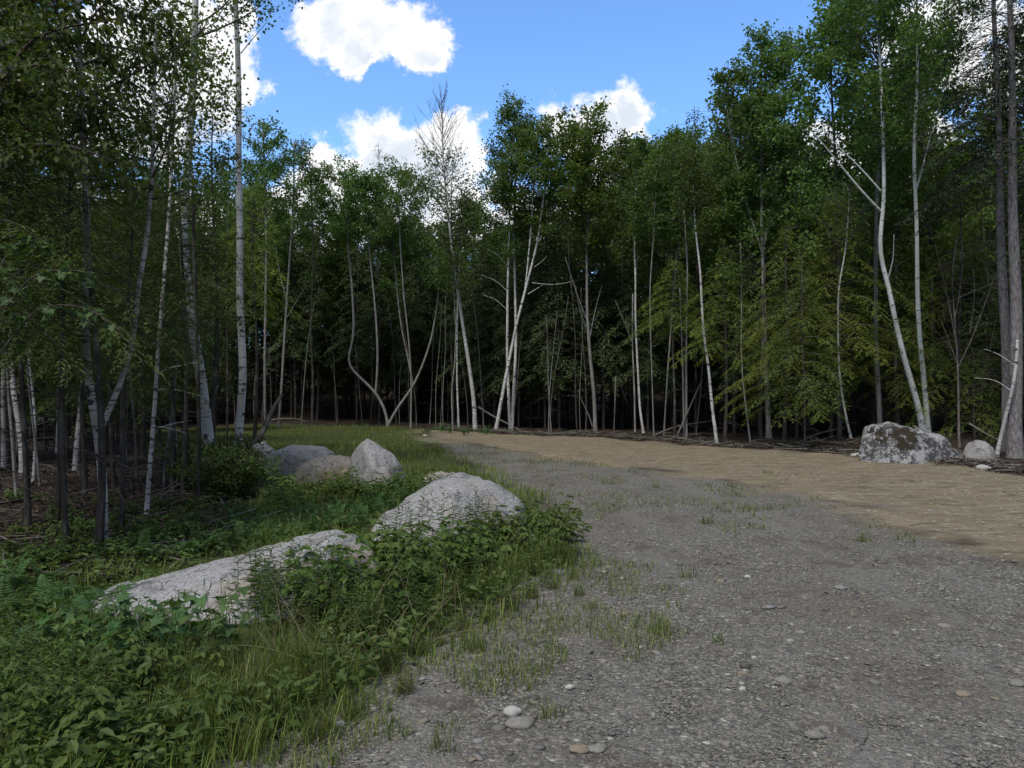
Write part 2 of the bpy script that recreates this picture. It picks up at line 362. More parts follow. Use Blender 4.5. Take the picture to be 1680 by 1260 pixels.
def groundmat():
    m, N = newmat('ground')
    oc = N.n('ShaderNodeTexCoord').outputs['Object']
    at = lambda nm: N.n('ShaderNodeAttribute', attribute_name=nm).outputs['Fac']
    gr, sa, gs = at('gravel'), at('sand'), at('grass')
    # gravel
    rd = lambda vec, s: N.n('ShaderNodeSeparateColor', {0: N.voro(vec, s, out=1)})
    warp = N.vm('ADD', oc, N.vm('MULTIPLY', N.vm('SUBTRACT', N.noise(oc, 6.0, 3.0, out=1), (.5, .5, .5)), (.05, .05, 0)))
    v1 = rd(warp, 34.0); d1 = N.voro(warp, 34.0)
    v2 = rd(warp, 85.0); d2 = N.voro(warp, 85.0)
    g1 = N.ramp(v1.outputs[0], [(0, (.085, .084, .080)), (.4, (.145, .141, .134)), (.75, (.205, .197, .182)), (.93, (.235, .212, .178)), (1, (.45, .44, .41))])
    g2 = N.ramp(v2.outputs[0], [(0, (.06, .059, .056)), (.5, (.13, .125, .117)), (.9, (.20, .188, .168)), (1, (.38, .37, .34))])
    pick = N.smooth(v1.outputs[1], .45, .55)
    gcol = N.mix(pick, g2, g1)
    gap = N.math('MULTIPLY', N.smooth(d1, .45, .75), pick)
    gcol = N.mix(N.math('MULTIPLY', gap, .7), gcol, (.055, .048, .042, 1))
    pat = N.noise(oc, .55, 5.0, .6)
    gcol = N.mix(1.0, gcol, (1.06, 1.05, .985, 1), 'MULTIPLY')
    gcol = N.mix(N.smooth(pat, .45, .68, 0, .6), gcol, (.128, .112, .092, 1))
    tr_ = N.noise(N.n('ShaderNodeMapping', {'Vector': oc, 'Scale': (1.5, .22, 1), 'Rotation': (0, 0, math.radians(24))}).outputs[0], 1.0, 4.0, .6)
    gcol = N.mix(N.smooth(tr_, .48, .64, 0, .45), gcol, (.19, .182, .165, 1))     # bands of packed fines along the wheel tracks
    pat2 = N.noise(oc, 1.7, 5.0, .65)
    gcol = N.mix(N.smooth(pat2, .53, .68, 0, .6), gcol, (.075, .055, .045, 1))
    # sand
    st = N.n('ShaderNodeMapping', {'Vector': oc, 'Scale': (.7, 2.2, 1), 'Rotation': (0, 0, math.radians(-28))}).outputs[0]
    s1 = N.noise(st, 2.2, 8.0, .68); s2 = N.noise(oc, 24.0, 5.0, .7); s3 = N.noise(st, .55, 4.0, .55)
    scol = N.ramp(s1, [(.33, (.105, .085, .055)), (.5, (.205, .172, .116)), (.67, (.285, .245, .172))])
    scol = N.mix(N.smooth(s3, .42, .64, 0, .5), scol, (.205, .166, .104, 1))
    scol = N.mix(N.smooth(s2, .60, .70, 0, .6), scol, (.10, .075, .05, 1))
    sv = N.n('ShaderNodeSeparateColor', {0: N.voro(oc, 22.0, out=1)})
    scol = N.mix(N.smooth(sv.outputs[0], .93, .96, 0, .6), scol, (.42, .38, .31, 1))
    nz = N.math('SUBTRACT', N.noise(st, 1.3, 7.0, .7), .5)
    sa = N.math('ADD', sa, N.math('MULTIPLY', N.math('MULTIPLY', sa, N.math('SUBTRACT', 1.0, sa)), N.math('MULTIPLY', nz, 9.0)), clamp=True)
    # litter and soil
    lv = N.voro(warp, 26.0, out=1); lr = N.n('ShaderNodeSeparateColor', {0: lv})
    lcol = N.ramp(lr.outputs[0], [(0, (.013, .010, .008)), (.5, (.030, .022, .016)), (.85, (.052, .038, .028)), (1, (.12, .10, .08))])
    ln = N.noise(oc, 1.1, 5.0, .6)
    lcol = N.mix(N.smooth(ln, .4, .65, 0, .7), lcol, (.028, .021, .017, 1))
    gn = N.noise(oc, 9.0, 6.0, .7)
    scol2 = N.ramp(gn, [(.3, (.030, .030, .014)), (.55, (.055, .070, .022)), (.75, (.085, .10, .030))])
    col = N.mix(gs, lcol, scol2); col = N.mix(gr, col, gcol); col = N.mix(sa, col, scol)
    hG = N.math('SUBTRACT', N.math('MULTIPLY', N.math('SUBTRACT', 1.0, d1), pick), N.math('MULTIPLY', d2, .5))
    hS = N.math('ADD', N.math('MULTIPLY', s1, .8), N.math('MULTIPLY', s2, .5))
    h = N.math('ADD', N.math('MULTIPLY', hG, gr), N.math('MULTIPLY', hS, sa))
    h = N.math('ADD', h, N.math('MULTIPLY', lr.outputs[1], N.math('SUBTRACT', 1.0, N.math('MAXIMUM', gr, sa))))
    finish(N, col, .92, h, .8, .022, .12)
    return m
M['ground'] = groundmat()

# ------------------------------------------------------------------ ground: one heightfield, split where the cover changes
wp = lambda pts: [tuple(G(*p)) for p in pts]
EDGE = wp([(420, 697), (640, 699), (700, 706), (780, 709), (890, 715), (977, 718), (1080, 724), (1176, 734), (1300, 742), (1400, 750), (1500, 758), (1580, 765), (1680, 782)])
SAND_LOW = wp([(690, 716), (780, 729), (900, 748), (1000, 762), (1090, 772), (1200, 790), (1320, 808), (1395, 832), (1450, 866), (1560, 897), (1680, 932)])
SAND = SAND_LOW + [(9.0, 2.0), (20, -4), (22, 8)] + EDGE[::-1][:-2]
VERGE_EDGE = wp([(700, 722), (740, 745), (800, 775), (880, 815), (915, 860), (925, 905), (850, 975), (735, 1040), (640, 1100), (490, 1185), (330, 1258)])
GRAVEL = SAND_LOW + [(9.0, 2.0), (9, -14), (-4, -14), (-1.5, 1.0)] + VERGE_EDGE[::-1]
GRASS = wp([(240, 706), (420, 697), (640, 699), (700, 706), (700, 722), (740, 745), (800, 775), (880, 815), (930, 860), (960, 930), (880, 985), (755, 1050), (660, 1110), (510, 1200), (360, 1262)]) + \
        [(-1.6, 1.0), (-4, -4), (-6, 2)] + wp([(-60, 1260), (-60, 930), (250, 880), (420, 830), (430, 790), (330, 765), (240, 740)])

def build_ground():
    th = np.unique(np.concatenate([np.linspace(-math.radians(78), math.radians(78), 460), np.linspace(math.radians(78), 2*math.pi-math.radians(78), 90)]))[:-1]
    rr = np.geomspace(.5, 190, 250); nt, nr = len(th), len(rr)
    T, R_ = np.meshgrid(th, rr); x = R_*np.sin(T); y = R_*np.cos(T)
    j = fbm(np.stack([x.ravel()*.9, y.ravel()*.9, 0*x.ravel()], -1), 4, 3).reshape(x.shape)
    z = hgt(x, y)
    sd_s = polydist(SAND, x, y)+j*.16*np.sqrt(R_); sd_g = polydist(GRAVEL, x, y)+j*.06*np.sqrt(R_); sd_v = polydist(GRASS, x, y)+j*.10*np.sqrt(R_)
    wS = .08+R_*.035; sd_g = np.maximum(sd_g, polydist(SAND, x, y)-.4)
    sand = sstep(-wS, wS, sd_s); grav = sstep(-.10-.01*R_, .10+.01*R_, sd_g); gras = sstep(-.25, .25, sd_v)
    ed = polydist(GRAVEL, x, y)
    z = z + np.where(grav > .5, .006*fbm(np.stack([x.ravel()*5, y.ravel()*5, 0*x.ravel()], -1), 3, 9).reshape(x.shape), 0)
    z = z + sand*.02*fbm(np.stack([x.ravel()*.7, y.ravel()*2.0, 0*x.ravel()], -1), 3, 19).reshape(x.shape)
    z = z + (1-sand)*(1-grav)*(1-gras)*.05*fbm(np.stack([x.ravel()*1.5, y.ravel()*1.5, 0*x.ravel()], -1), 4, 29).reshape(x.shape)
    V = np.stack([x, y, z], -1).reshape(-1, 3)
    i = np.arange(nr-1)[:, None]*nt; k = np.arange(nt)[None, :]; k2 = (k+1) % nt
    Q = np.stack([i+k, i+nt+k, i+nt+k2, i+k2], -1).reshape(-1, 4)[:, ::-1]
    w = np.stack([(1-sand)*(1-grav)*(1-gras), (1-sand)*(1-grav)*gras, (1-sand)*grav, sand], -1).reshape(-1, 4)
    reg = np.argmax(w[Q].sum(1), -1)
    names = ['forest_floor', 'grass_ground', 'gravel_ground', 'sand_ground']
    labels = ['dark forest floor of brown leaf litter under the trees', 'grassy weedy ground around the pale boulders', 'grey gravel lot with small stones', 'tan sand strip along the far edge of the clearing']
    for c in range(4):
        q = Q[reg == c]; u, inv = np.unique(q, return_inverse=True); inv = inv.reshape(-1, 4)
        mb = MB(); mb.add(V[u], inv); tris = None
        if c == 2:
            mb.add(np.vstack([V[:nt], [[0, 0, 0]]]), None, np.stack([np.arange(nt), np.full(nt, nt), (np.arange(nt)+1) % nt], -1)[:, [0, 1, 2]])
        me = mb.mesh(names[c], M['ground'])
        n0 = len(u)
        for nm, arr in (('sand', sand), ('gravel', grav), ('grass', gras)):
            a = me.attributes.new(nm, 'FLOAT', 'POINT'); vals = np.zeros(len(me.vertices), np.float32); vals[:n0] = arr.ravel()[u]
            if c == 2: vals[n0:] = 1.0 if nm == 'gravel' else 0.0
            a.data.foreach_set('value', vals)
        o = bpy.data.objects.new(names[c], me); COL.objects.link(o); tag(o, labels[c], None, None, 'structure')
build_ground()
CLEAR = EDGE + [(15.5, 10), (17, -5), (-4, -12), (-4.4, 6)] + wp([(330, 790), (300, 745), (250, 706)])     # open ground

# ------------------------------------------------------------------ boulders: lofted between measured profiles
def boulder(name, label, prof, Y, depth, mat, seed, ridge=.15, rough=.05, group=None, sharp=2.4, cuts=()):
    pr = np.array(prof, float); xs = (pr[:, 0]-CX)/F*Y; zs = EYE-(pr[:, 1]-HZ)/F*Y
    x0, x1 = xs[0], xs[-1]; n, k = 90, 46; u = (1-np.cos(np.linspace(0, math.pi, n)))/2
    X = x0+(x1-x0)*u; top = np.interp(X, xs, zs); xc = (x0+x1)/2
    top[1:-1] = (top[:-2]+2*top[1:-1]+top[2:])/4
    gz = float(hgt(xc, Y)); H = np.maximum(top-gz, .02)
    dep = depth*np.clip(np.sin(np.pi*np.clip(u, .0, 1)), 0, 1)**.55*(.45+.55*(H/H.max())**.5)
    al = np.linspace(-.35, math.pi+.35, k); c, s = np.cos(al), np.sin(al); e = 2/sharp
    cs, ss = np.sign(c)*abs(c)**e, np.sign(s)*abs(s)**e
    yy = dep[:, None]/2*(-cs[None, :])+ridge*depth*np.clip(ss, 0, 1)[None, :]**2*(dep/depth)[:, None]
    zz = H[:, None]*np.where(ss > 0, ss, ss*.6)[None, :]
    V = np.stack([np.repeat((X-xc)[:, None], k, 1), yy, zz], -1).reshape(-1, 3)
    sc_ = min(1.0, H.max()/.6)
    V = V + (rough*sc_*fbm(V*2.2+seed, 5, seed, .55))[:, None]*unit(V-np.array([0, 0, H.max()*.2]))
    fac = fbm(V*1.1+seed*3, 2, seed+50)                                        # broad facets
    V[:, 1] += .05*sc_*np.round(fac*2.5)/2.5
    V = V + .010*fbm(V*14+seed, 3, seed+9)[:, None]*np.array([.6, .6, 1])
    for (nx, ny, nz, d) in cuts:                                               # flat broken faces, in units of half length / depth / height
        sc3 = np.array([(x1-x0)/2, depth/2, H.max()]); nn = np.array([nx, ny, nz], float)/sc3; ln = np.linalg.norm(nn); nn /= ln
        over = np.maximum(V@nn-d/ln, 0); V = V-nn*(over*.93)[:, None]
    V = V + .012*sc_*fbm(V*6+seed, 4, seed+5, .6)[:, None]*np.array([.7, .7, 1])
    i = np.arange(n-1)[:, None]*k; j = np.arange(k-1)[None, :]
    q = np.stack([i+j, i+k+j, i+k+j+1, i+j+1], -1).reshape(-1, 4)
    mb = MB(); mb.add(V, q); o = mb.build(name, mat, loc=(xc, Y, gz)); tag(o, label, 'boulder', group)
    return o
boulder('boulder', 'long low granite boulder sloping down to the left among weeds in the foreground', [(140, 1000), (165, 975), (180, 967), (250, 955), (330, 937), (420, 910), (500, 889), (545, 879), (580, 884), (602, 905), (625, 960)], 6.0, 1.25, M['granite'], 3, ridge=.30, rough=.05, cuts=[(-.2, -.75, .7, .66), (.7, -.6, .35, .78)])
boulder('boulder', 'humped pale granite boulder behind tall weeds beside the gravel', [(595, 900), (612, 868), (622, 850), (650, 838), (680, 813), (710, 795), (745, 786), (780, 785), (805, 794), (830, 806), (850, 825), (872, 880)], 8.5, 1.5, M['granite'], 11, ridge=.22, rough=.06, cuts=[(-.5, -.7, .6, .74), (.55, -.6, .6, .8), (.2, -.2, 1, .97)])
boulder('boulder', 'flat-topped grey boulder at the left of the middle boulder group', [(432, 775), (442, 742), (468, 732), (520, 734), (542, 744), (556, 775)], 16.4, 1.7, M['granite'], 21, sharp=3.2, cuts=[(.0, -.3, 1, .93), (-.3, -.9, .2, .7)])
boulder('boulder', 'low tan slab of rock leaning against the peaked boulder', [(470, 795), (490, 762), (520, 752), (552, 748), (574, 752), (590, 785)], 15.0, .9, M['pink_granite'], 31, sharp=3.4, rough=.03, cuts=[(.1, -.6, .8, .8), (0, -1, .1, .7)])
boulder('boulder', 'peaked grey boulder at the right of the middle boulder group', [(564, 790), (574, 752), (588, 731), (600, 720), (614, 727), (640, 743), (656, 760), (670, 795)], 14.2, 1.2, M['granite'], 41, ridge=.1, rough=.03, sharp=1.8, cuts=[(-.75, -.65, .15, .55), (.75, -.3, .35, .68)])
boulder('boulder', 'small round grey boulder under the leaning broken trunk', [(405, 750), (414, 729), (430, 723), (446, 735), (455, 752)], 17.2, .6, M['granite'], 51)
boulder('boulder', 'small low boulder just behind the humped pale boulder', [(680, 800), (698, 779), (722, 774), (742, 780), (757, 802)], 13.2, .7, M['pink_granite'], 61)
boulder('boulder', 'large dark boulder with lichen and brown moss at the wood edge', [(1414, 760), (1420, 724), (1433, 706), (1455, 696), (1480, 697), (1510, 706), (1540, 719), (1560, 733), (1576, 745), (1586, 765)], 19.2, 1.9, M['lichen_granite'], 71, ridge=.2, rough=.10, sharp=2.8, cuts=[(.35, -.85, .25, .62), (-.8, -.5, .3, .8), (.6, -.2, .7, .8)])
boulder('boulder', 'smooth rounded grey boulder right of the lichen boulder', [(1579, 764), (1585, 745), (1597, 728), (1610, 721), (1622, 727), (1631, 742), (1635, 764)], 18.9, .8, M['smooth_granite'], 81, rough=.03)

# ------------------------------------------------------------------ tree makers (all meshes local to the tree's base)
def rdir(rng, n): return unit(rng.normal(size=(n, 3)))
def crown(mw, ml, rng, tp, tr, z0, z1, rad, nleaf, ls0, nl=26, shape='rhomb', up=.75, peak=.38, spread=.2, gap=0.0, leafrange=(.25, 1.0)):
    ls = ls0*(1.22 if ls0 > .08 else 1.0)
    """limbs on a trunk polyline tp with radii tr between heights z0 and z1, then twigs, then leaves clustered on the twigs"""
    zz = tp[:, 2]; segs = []
    for i in range(nl):
        t = ((i+rng.uniform(.1, .9))/nl)
        z = z0+(z1-z0)*t*.97; b = np.array([np.interp(z, zz, tp[:, c]) for c in (0, 1)]+[z]); r = np.interp(z, zz, tr)
        prof = (t/peak)**.5 if t < peak else max(0.0, 1-(t-peak)/(1-peak))**.7
        ln = rad*(.25+.75*prof)*rng.uniform(.6, 1.15)+.15
        az = i*2.4+rng.uniform(-.6, .6); el = up*rng.uniform(.5, 1.1)*(.7+.6*t)
        d = np.array([math.cos(az)*math.cos(el), math.sin(az)*math.cos(el), math.sin(el)])
        k = 5; s = np.linspace(0, 1, k)[:, None]; bend = rdir(rng, 1)[0]*ln*.16
        p = b+d*ln*s+bend*np.sin(s*math.pi*.8)+np.array([0, 0, 1])*ln*.12*s**2
        tube(mw, p, np.linspace(min(r*.55, .012+ln*.011), .004, k), 4, .5)
        segs.append((p[1:], 1.0))
        for q in range(int(3+ln*2.2)):
            f = rng.uniform(.25, 1.0); j = f*(k-1); a = int(min(j, k-2)); bp = p[a]+(p[a+1]-p[a])*(j-a)
            dd = unit(d*.7+rdir(rng, 1)[0]*.8+np.array([0, 0, .15])); l2 = ln*rng.uniform(.22, .45)*(1.1-f*.5)+.12
            pp = bp+dd*l2*np.linspace(0, 1, 3)[:, None]+np.array([0, 0, -.06])*np.linspace(0, 1, 3)[:, None]**2
            tube(mw, pp, (.006, .004, .002), 3, .5, False); segs.append((pp, 1.0))
    a = np.array([s[0][i] for s in segs for i in range(len(s[0])-1)]); b = np.array([s[0][i+1] for s in segs for i in range(len(s[0])-1)])
    tg = np.array([h for s in segs for h in [rng.rand()]*(len(s[0])-1)])
    keep = np.sin(a[:, 0]*2.1+a[:, 2]*1.7+tg*2)+np.sin(a[:, 1]*2.3-a[:, 2]*1.3) > -.9; a, b, tg = (a[keep], b[keep], tg[keep]) if keep.sum() > 20 else (a, b, tg)   # open gaps between clumps
    if gap: keep = rng.rand(len(a)) > gap; a, b, tg = a[keep], b[keep], tg[keep]
    w = np.linalg.norm(b-a, axis=1); ix = rng.choice(len(a), nleaf, p=w/w.sum()); f = rng.rand(nleaf)[:, None]
    C = a[ix]+(b[ix]-a[ix])*f+rng.normal(size=(nleaf, 3))*spread*np.array([1, 1, .75])
    A = rng.normal(size=(nleaf, 3))*np.array([1, 1, .6])+np.array([0, 0, -.55])
    leaves(ml, C, A, rng.normal(size=(nleaf, 3))+np.array([0, 0, .7]), ls*rng.uniform(.65, 1.25, nleaf), ls*.78*rng.uniform(.7, 1.2, nleaf), np.clip(.55*rng.rand(nleaf)+.45*tg[ix], 0, 1), shape)
def conifer(mw, ml, rng, H, z0, rad, nb, ls, step=.16, droop=.5, pw=.8, dead=14, tp=None, wide=.16, deadlen=.9, zdead=.5):
    def at(z): return np.array([0, 0, z]) if tp is None else np.array([np.interp(z, tp[:, 2], tp[:, 0]), np.interp(z, tp[:, 2], tp[:, 1]), z])
    for i in range(dead):
        z = rng.uniform(zdead, z0+.15*(H-z0)); az = rng.uniform(0, 6.28); ln = deadlen*rng.uniform(.3, 1.0)
        d = np.array([math.cos(az), math.sin(az), rng.uniform(-.35, .25)]); s = np.linspace(0, 1, 4)[:, None]
        p = at(z)+d*ln*s+rdir(rng, 1)[0]*.08*ln*s**2+np.array([0, 0, -.12*ln])*s**2
        tube(mw, p, np.linspace(.008, .002, 4), 3, .8, False)
        if ln > .45:
            for q in range(2):
                e = p[1+q]; dd = unit(d+rdir(rng, 1)[0]*.9); tube(mw, e+dd*ln*.4*np.linspace(0, 1, 3)[:, None], (.004, .003, .001), 3, .8, False)
    for i in range(nb):
        t = (i+rng.uniform(0, 1))/nb; z = z0+(H-z0)*(t**.92)*.985
        ln = rad*((1-t)**pw)*rng.uniform(.55, 1.15)*min(1, .55+t*5)+.12
        az = i*2.399+rng.uniform(-.5, .5); h = np.array([math.cos(az), math.sin(az), 0])
        k = 6; s = np.linspace(0, 1, k)[:, None]; rise = rng.uniform(.05, .35)+.5*t
        side = np.array([-h[1], h[0], 0]); p = at(z)+h*ln*s+np.array([0, 0, 1])*ln*(rise*s-(droop+rise*.75)*s**2)+side*ln*rng.uniform(-.12, .12)*s**2
        tube(mw, p, np.linspace(.006+.006*ln, .002, k), 3, .4, False)
        nt = max(3, int(ln/step)); f = (np.arange(nt*2)//2+rng.rand(nt*2))/nt; f = np.clip(.12+.88*f, 0, 1)
        j = f*(k-1); a = np.minimum(j.astype(int), k-2); bp = p[a]+(p[a+1]-p[a])*(j-a)[:, None]; dr = unit(p[a+1]-p[a])
        sg = np.where(np.arange(nt*2) % 2, 1.0, -1.0)[:, None]
        td = unit(dr*.75+sg*side*rng.uniform(.6, 1.1, (nt*2, 1))+np.array([0, 0, -.12])+rng.normal(size=(nt*2, 3))*.10)
        tl = (.16+.38*ln*(1-f)*1.0+.06)*rng.uniform(.6, 1.2, nt*2)
        ns = max(2, int(.26/ls*1.6)) ; ns = max(ns, int(np.mean(tl)/(ls*.42)))
        g = (np.arange(ns)+.5)/ns
        C = bp[:, None, :]+td[:, None, :]*(tl[:, None]*g[None, :])[:, :, None]+np.array([0, 0, -1])*(tl[:, None]*g[None, :]**2*.22)[:, :, None]
        C = C+rng.normal(size=C.shape)*ls*.12
        s2 = np.where(np.arange(ns) % 2, 1.0, -1.0)[None, :, None]
        sd = np.cross(td, np.array([0, 0, 1.0]))[:, None, :]
        A = td[:, None, :]+s2*sd*.9+rng.normal(size=C.shape)*.22
        n = C.shape[0]*C.shape[1]
        Nn = np.array([0, 0, 1.0])+h*.45+rng.normal(size=(n, 3))*.35
        tn = np.clip(.35+.3*rng.rand()+.28*np.repeat(f, ns)*rng.rand(n)+.1*rng.normal(size=n), 0, 1)
        leaves(ml, C.reshape(-1, 3), A.reshape(-1, 3), Nn, ls*rng.uniform(.7, 1.2, n), ls*wide*2*rng.uniform(.7, 1.2, n), tn, 'rhomb', .0, .12)

def leafy_limb(mw, ml, rng, p, r, ntw, ln, ls, nleaf, shape='oval', f0=.2):
    p = resample(p, 14); tube(mw, p, np.linspace(r, .004, 14), 6); d = np.gradient(p, axis=0); d = unit(d)
    for i in range(ntw):
        f = f0+(1-f0)*(i+rng.rand())/ntw; k = min(12, int(f*13)); sd = unit(np.cross(d[k], np.array([0, 0, 1.0])))*(1 if i % 2 else -1)
        q = p[k]+(unit(d[k]*.7+sd+np.array([0, 0, -.2])+rng.normal(size=3)*.25)*ln*rng.uniform(.5, 1.1))*np.linspace(0, 1, 5)[:, None]+np.array([0, 0, -.15*ln])*np.linspace(0, 1, 5)[:, None]**2
        tube(mw, q, np.linspace(.004, .0015, 5), 3, .4, False); g = rng.uniform(.1, 1, nleaf)
        C = np.stack([np.interp(g, np.linspace(0, 1, 5), q[:, c]) for c in range(3)], -1)+rng.normal(size=(nleaf, 3))*ln*.08
        A = (q[-1]-q[0])/ln*.8+rng.normal(size=(nleaf, 3))*.6+np.array([0, 0, -.3])
        leaves(ml, C, A, np.array([0, 0, 1.0])+rng.normal(size=(nleaf, 3))*.35, ls*rng.uniform(.7, 1.2, nleaf), ls*(.6 if shape == 'oval' else 1.1)*rng.uniform(.8, 1.2, nleaf), rng.rand(nleaf)*.6+.4*rng.rand(), shape, .1, .2)
def limb_tree(name, label, px, base_py, top_py, Y, r, limbs, ntw, ln, ls, nleaf, shape, leaf, bark='grey_bark', seed=1):
    rng = np.random.RandomState(seed); b = P(px, HZ, Y); gz = float(hgt(b[0], Y)); base = np.array([b[0], Y, gz]); root = thing(name, base, label, 'tree')
    top = P(px, top_py, Y)-base; mw, mb, ml = MB(), MB(), MB(); tube(mw, [(0, 0, -.1), top*.5+np.array([.05, .02, 0]), top], (r, r*.7, r*.3), 8)
    for lb in limbs: lp = np.array([P(x, y, Yy) for x, y, Yy in lb])-base; leafy_limb(mb, ml, rng, lp, r*.35, ntw, ln, ls, nleaf, shape)
    mw.build('trunk', M[bark], root); mb.build('branches', M['twig'], root); ml.build('crown', M[leaf], root, smooth=False)
GRP_T = {}
def trunk_pts(px, Y, rng, yw=.25):
    """measured pixel polyline at depth Y -> local points, base point"""
    b = P(*px[0], Y); gz = float(hgt(b[0], Y)); pts = [np.array([b[0], Y, min(gz-.12, b[2]-.05)])]
    for i, (x, y) in enumerate(px):
        q = P(x, y, Y)
        if q[2] > pts[-1][2]+.02: pts.append(q)
    pts = np.array(pts); base = np.array([b[0], Y, gz])
    n = max(10, min(40, int((pts[-1, 2]-pts[0, 2])*3)))
    pts = resample(pts-base, n)
    ph = rng.rand()*6; pts[:, 1] += yw*np.sin(np.linspace(0, 3, n)+ph)-yw*np.sin(ph)
    return pts, base
def hero(name, label, px, Y, r0, r1, bark, cr=None, limbs=(), leafmat_='birch_leaf', cat='tree', seed=1, ext=None, stems=(), group=None, bare=(), sides=9):
    """a tree measured from the photo: trunk polyline px (photo pixels at distance Y), extra stems, bare limbs, leafy crown"""
    rng = np.random.RandomState(seed)
    if ext is not None: px = list(px)+[ext]
    tp, base = trunk_pts(px, Y, rng); n = len(tp); t = np.linspace(0, 1, n)
    r0, r1 = r0*.60, r1*.74; tr = r0+(r1-r0)*t**.85; tr = tr*(1+.3*np.exp(-np.maximum(tp[:, 2], 0)/.2))
    root = thing(name, base, label, cat, group)
    mw = MB(); ml = MB(); mbr = MB()
    tube(mw, tp, tr, sides)
    if cr:
        py0, py1, rad, nleaf, ls = cr[:5]; kw = cr[5] if len(cr) > 5 else {}
        z0 = EYE-(py0-HZ)/F*Y-base[2]; z1 = min(EYE-(py1-HZ)/F*Y-base[2], tp[-1, 2])
        crown(mbr, ml, rng, tp, tr, z0, z1, rad, nleaf, ls, **kw)
    for st in stems:                                        # further stems of the same clump: (polyline, r0, r1, crown or None)
        sp = np.array([P(x, y, Y) for x, y in st[0]])-base; sp[:, 1] += np.interp(sp[0, 2], tp[:, 2], tp[:, 1])
        sp = resample(sp, max(8, int(len(sp)*3))); sp[:, 1] += .3*np.linspace(0, 1, len(sp))**2*(1 if rng.rand() < .5 else -1)
        sr = np.linspace(st[1]*.7, st[2]*.8, len(sp)); ms = MB(); tube(ms, sp, sr, 8); so_ = ms.build('stem', M[bark], root); b2, l2_ = MB(), MB()
        if st[3]:
            py0, py1, rad, nleaf, ls = st[3][:5]; kw = st[3][5] if len(st[3]) > 5 else {}
            crown(b2, l2_, rng, sp, sr, EYE-(py0-HZ)/F*Y-base[2], min(EYE-(py1-HZ)/F*Y-base[2], sp[-1, 2]), rad, nleaf, ls, **kw)
            b2.build('branches', M['twig'], so_); l2_.build('crown', M[leafmat_], so_, smooth=False)
    for lb in limbs:
        lp = np.array([P(x, y, Y) for x, y in lb[0]])-base; lp[:, 1] += np.interp(lp[0, 2], tp[:, 2], tp[:, 1]); lp[:, 1] += (rng.rand()-.5)*1.2*np.linspace(0, 1, len(lp))
        lp = resample(lp, 8); mm = MB(); tube(mm, lp, np.linspace(lb[1]*.8, lb[1]*.3, 8), 6); mm.build('limb', M[bark], root)
    for (py0, py1, nb, ln, el, r) in bare:                  # leafless twig fans
        for i in range(nb):
            f = (i+rng.rand())/nb; z = EYE-((py0+(py1-py0)*f)-HZ)/F*Y-base[2]
            b = np.array([np.interp(z, tp[:, 2], tp[:, c]) for c in (0, 1)]+[z]); az = rng.uniform(0, 6.28); l = ln*rng.uniform(.4, 1.0)*(1.05-.75*f)
            e = el+rng.uniform(-.25, .25)
            d = np.array([math.cos(az)*math.cos(e), math.sin(az)*math.cos(e), math.sin(e)]); s = np.linspace(0, 1, 5)[:, None]
            p = b+d*l*s+np.array([0, 0, .25*l])*s**2+rdir(rng, 1)[0]*.1*l*s**2; tube(mbr, p, np.linspace(r, r*.3, 5), 3, .5, False)
            for q in range(4):
                g = rng.uniform(.25, .95)*4; a = int(min(g, 3)); bb = p[a]+(p[a+1]-p[a])*(g-a); dd = unit(d+rdir(rng, 1)[0]*.6+np.array([0, 0, .3])); l2 = l*rng.uniform(.2, .45)
                tube(mbr, bb+dd*l2*np.linspace(0, 1, 3)[:, None]+np.array([0, 0, .1*l2])*np.linspace(0, 1, 3)[:, None]**2, np.array([r*.5, r*.35, r*.2]), 3, .5, False)
    mw.build('trunk', M[bark], root)
    if mbr.n: mbr.build('branches', M['twig'], root)
    if ml.n: ml.build('crown', M[leafmat_], root, smooth=False)
    return root

BIG = dict(nl=36, spread=.135)
# ---- left wood
hero('birch_tree', 'thick pale birch rising out of the leafy shrub at left', [(350, 765), (344, 727), (334, 620), (322, 543), (311, 440), (309, 380), (318, 290), (327, 193), (332, 100), (334, 0)], 15, .19, .05, 'white_birch_bark',
     (130, -300, 1.9, 5200, .075, dict(nl=30, spread=.18, gap=.25)), limbs=[([(329, 170), (350, 160), (362, 166)], .02), ([(325, 195), (316, 120), (318, 60)], .016)], ext=(338, -330), seed=2)
hero('birch_tree', 'tall straight white birch with few branches beside the leafy shrub', [(391, 735), (394, 700), (403, 613), (398, 517), (398, 433), (400, 400), (397, 293), (398, 187), (395, 83), (390, 0)], 16, .15, .045, 'white_birch_bark',
     (40, -290, 1.7, 3600, .075, dict(nl=26, spread=.18, gap=.3)), limbs=[([(400, 94), (418, 65), (440, 32)], .016), ([(394, 163), (383, 138), (367, 123)], .014), ([(389, 50), (370, 36), (350, 27)], .016), ([(392, 60), (377, 10), (370, -40)], .014)], ext=(384, -320), seed=3)
hero('birch_tree', 'grey-white birch second from the left picture edge, top hidden in leaves', [(97, 735), (97, 690), (97, 583), (102, 527), (105, 433), (98, 330), (84, 240), (75, 187), (66, 133), (57, 20)], 21, .15, .07, 'white_birch_bark',
     (240, -180, 2.6, 6500, .085, dict(nl=34, spread=.24)), ext=(50, -220), seed=4)
hero('birch_tree', 'forked shabby birch nearest the camera at left', [(168, 885), (171, 800), (166, 730), (157, 683), (147, 633), (143, 533), (155, 467), (158, 433), (160, 300)], 8.3, .085, .03, 'shabby_birch_bark',
     (330, -80, 1.3, 2600, .06, dict(nl=24, spread=.15)), stems=[([(168, 700), (200, 627), (213, 580), (221, 550), (223, 483), (237, 400), (243, 290), (240, 150), (235, 20)], .045, .02, (330, 30, 1.1, 1800, .06, dict(nl=20, spread=.15)))], ext=(165, -100), seed=5)
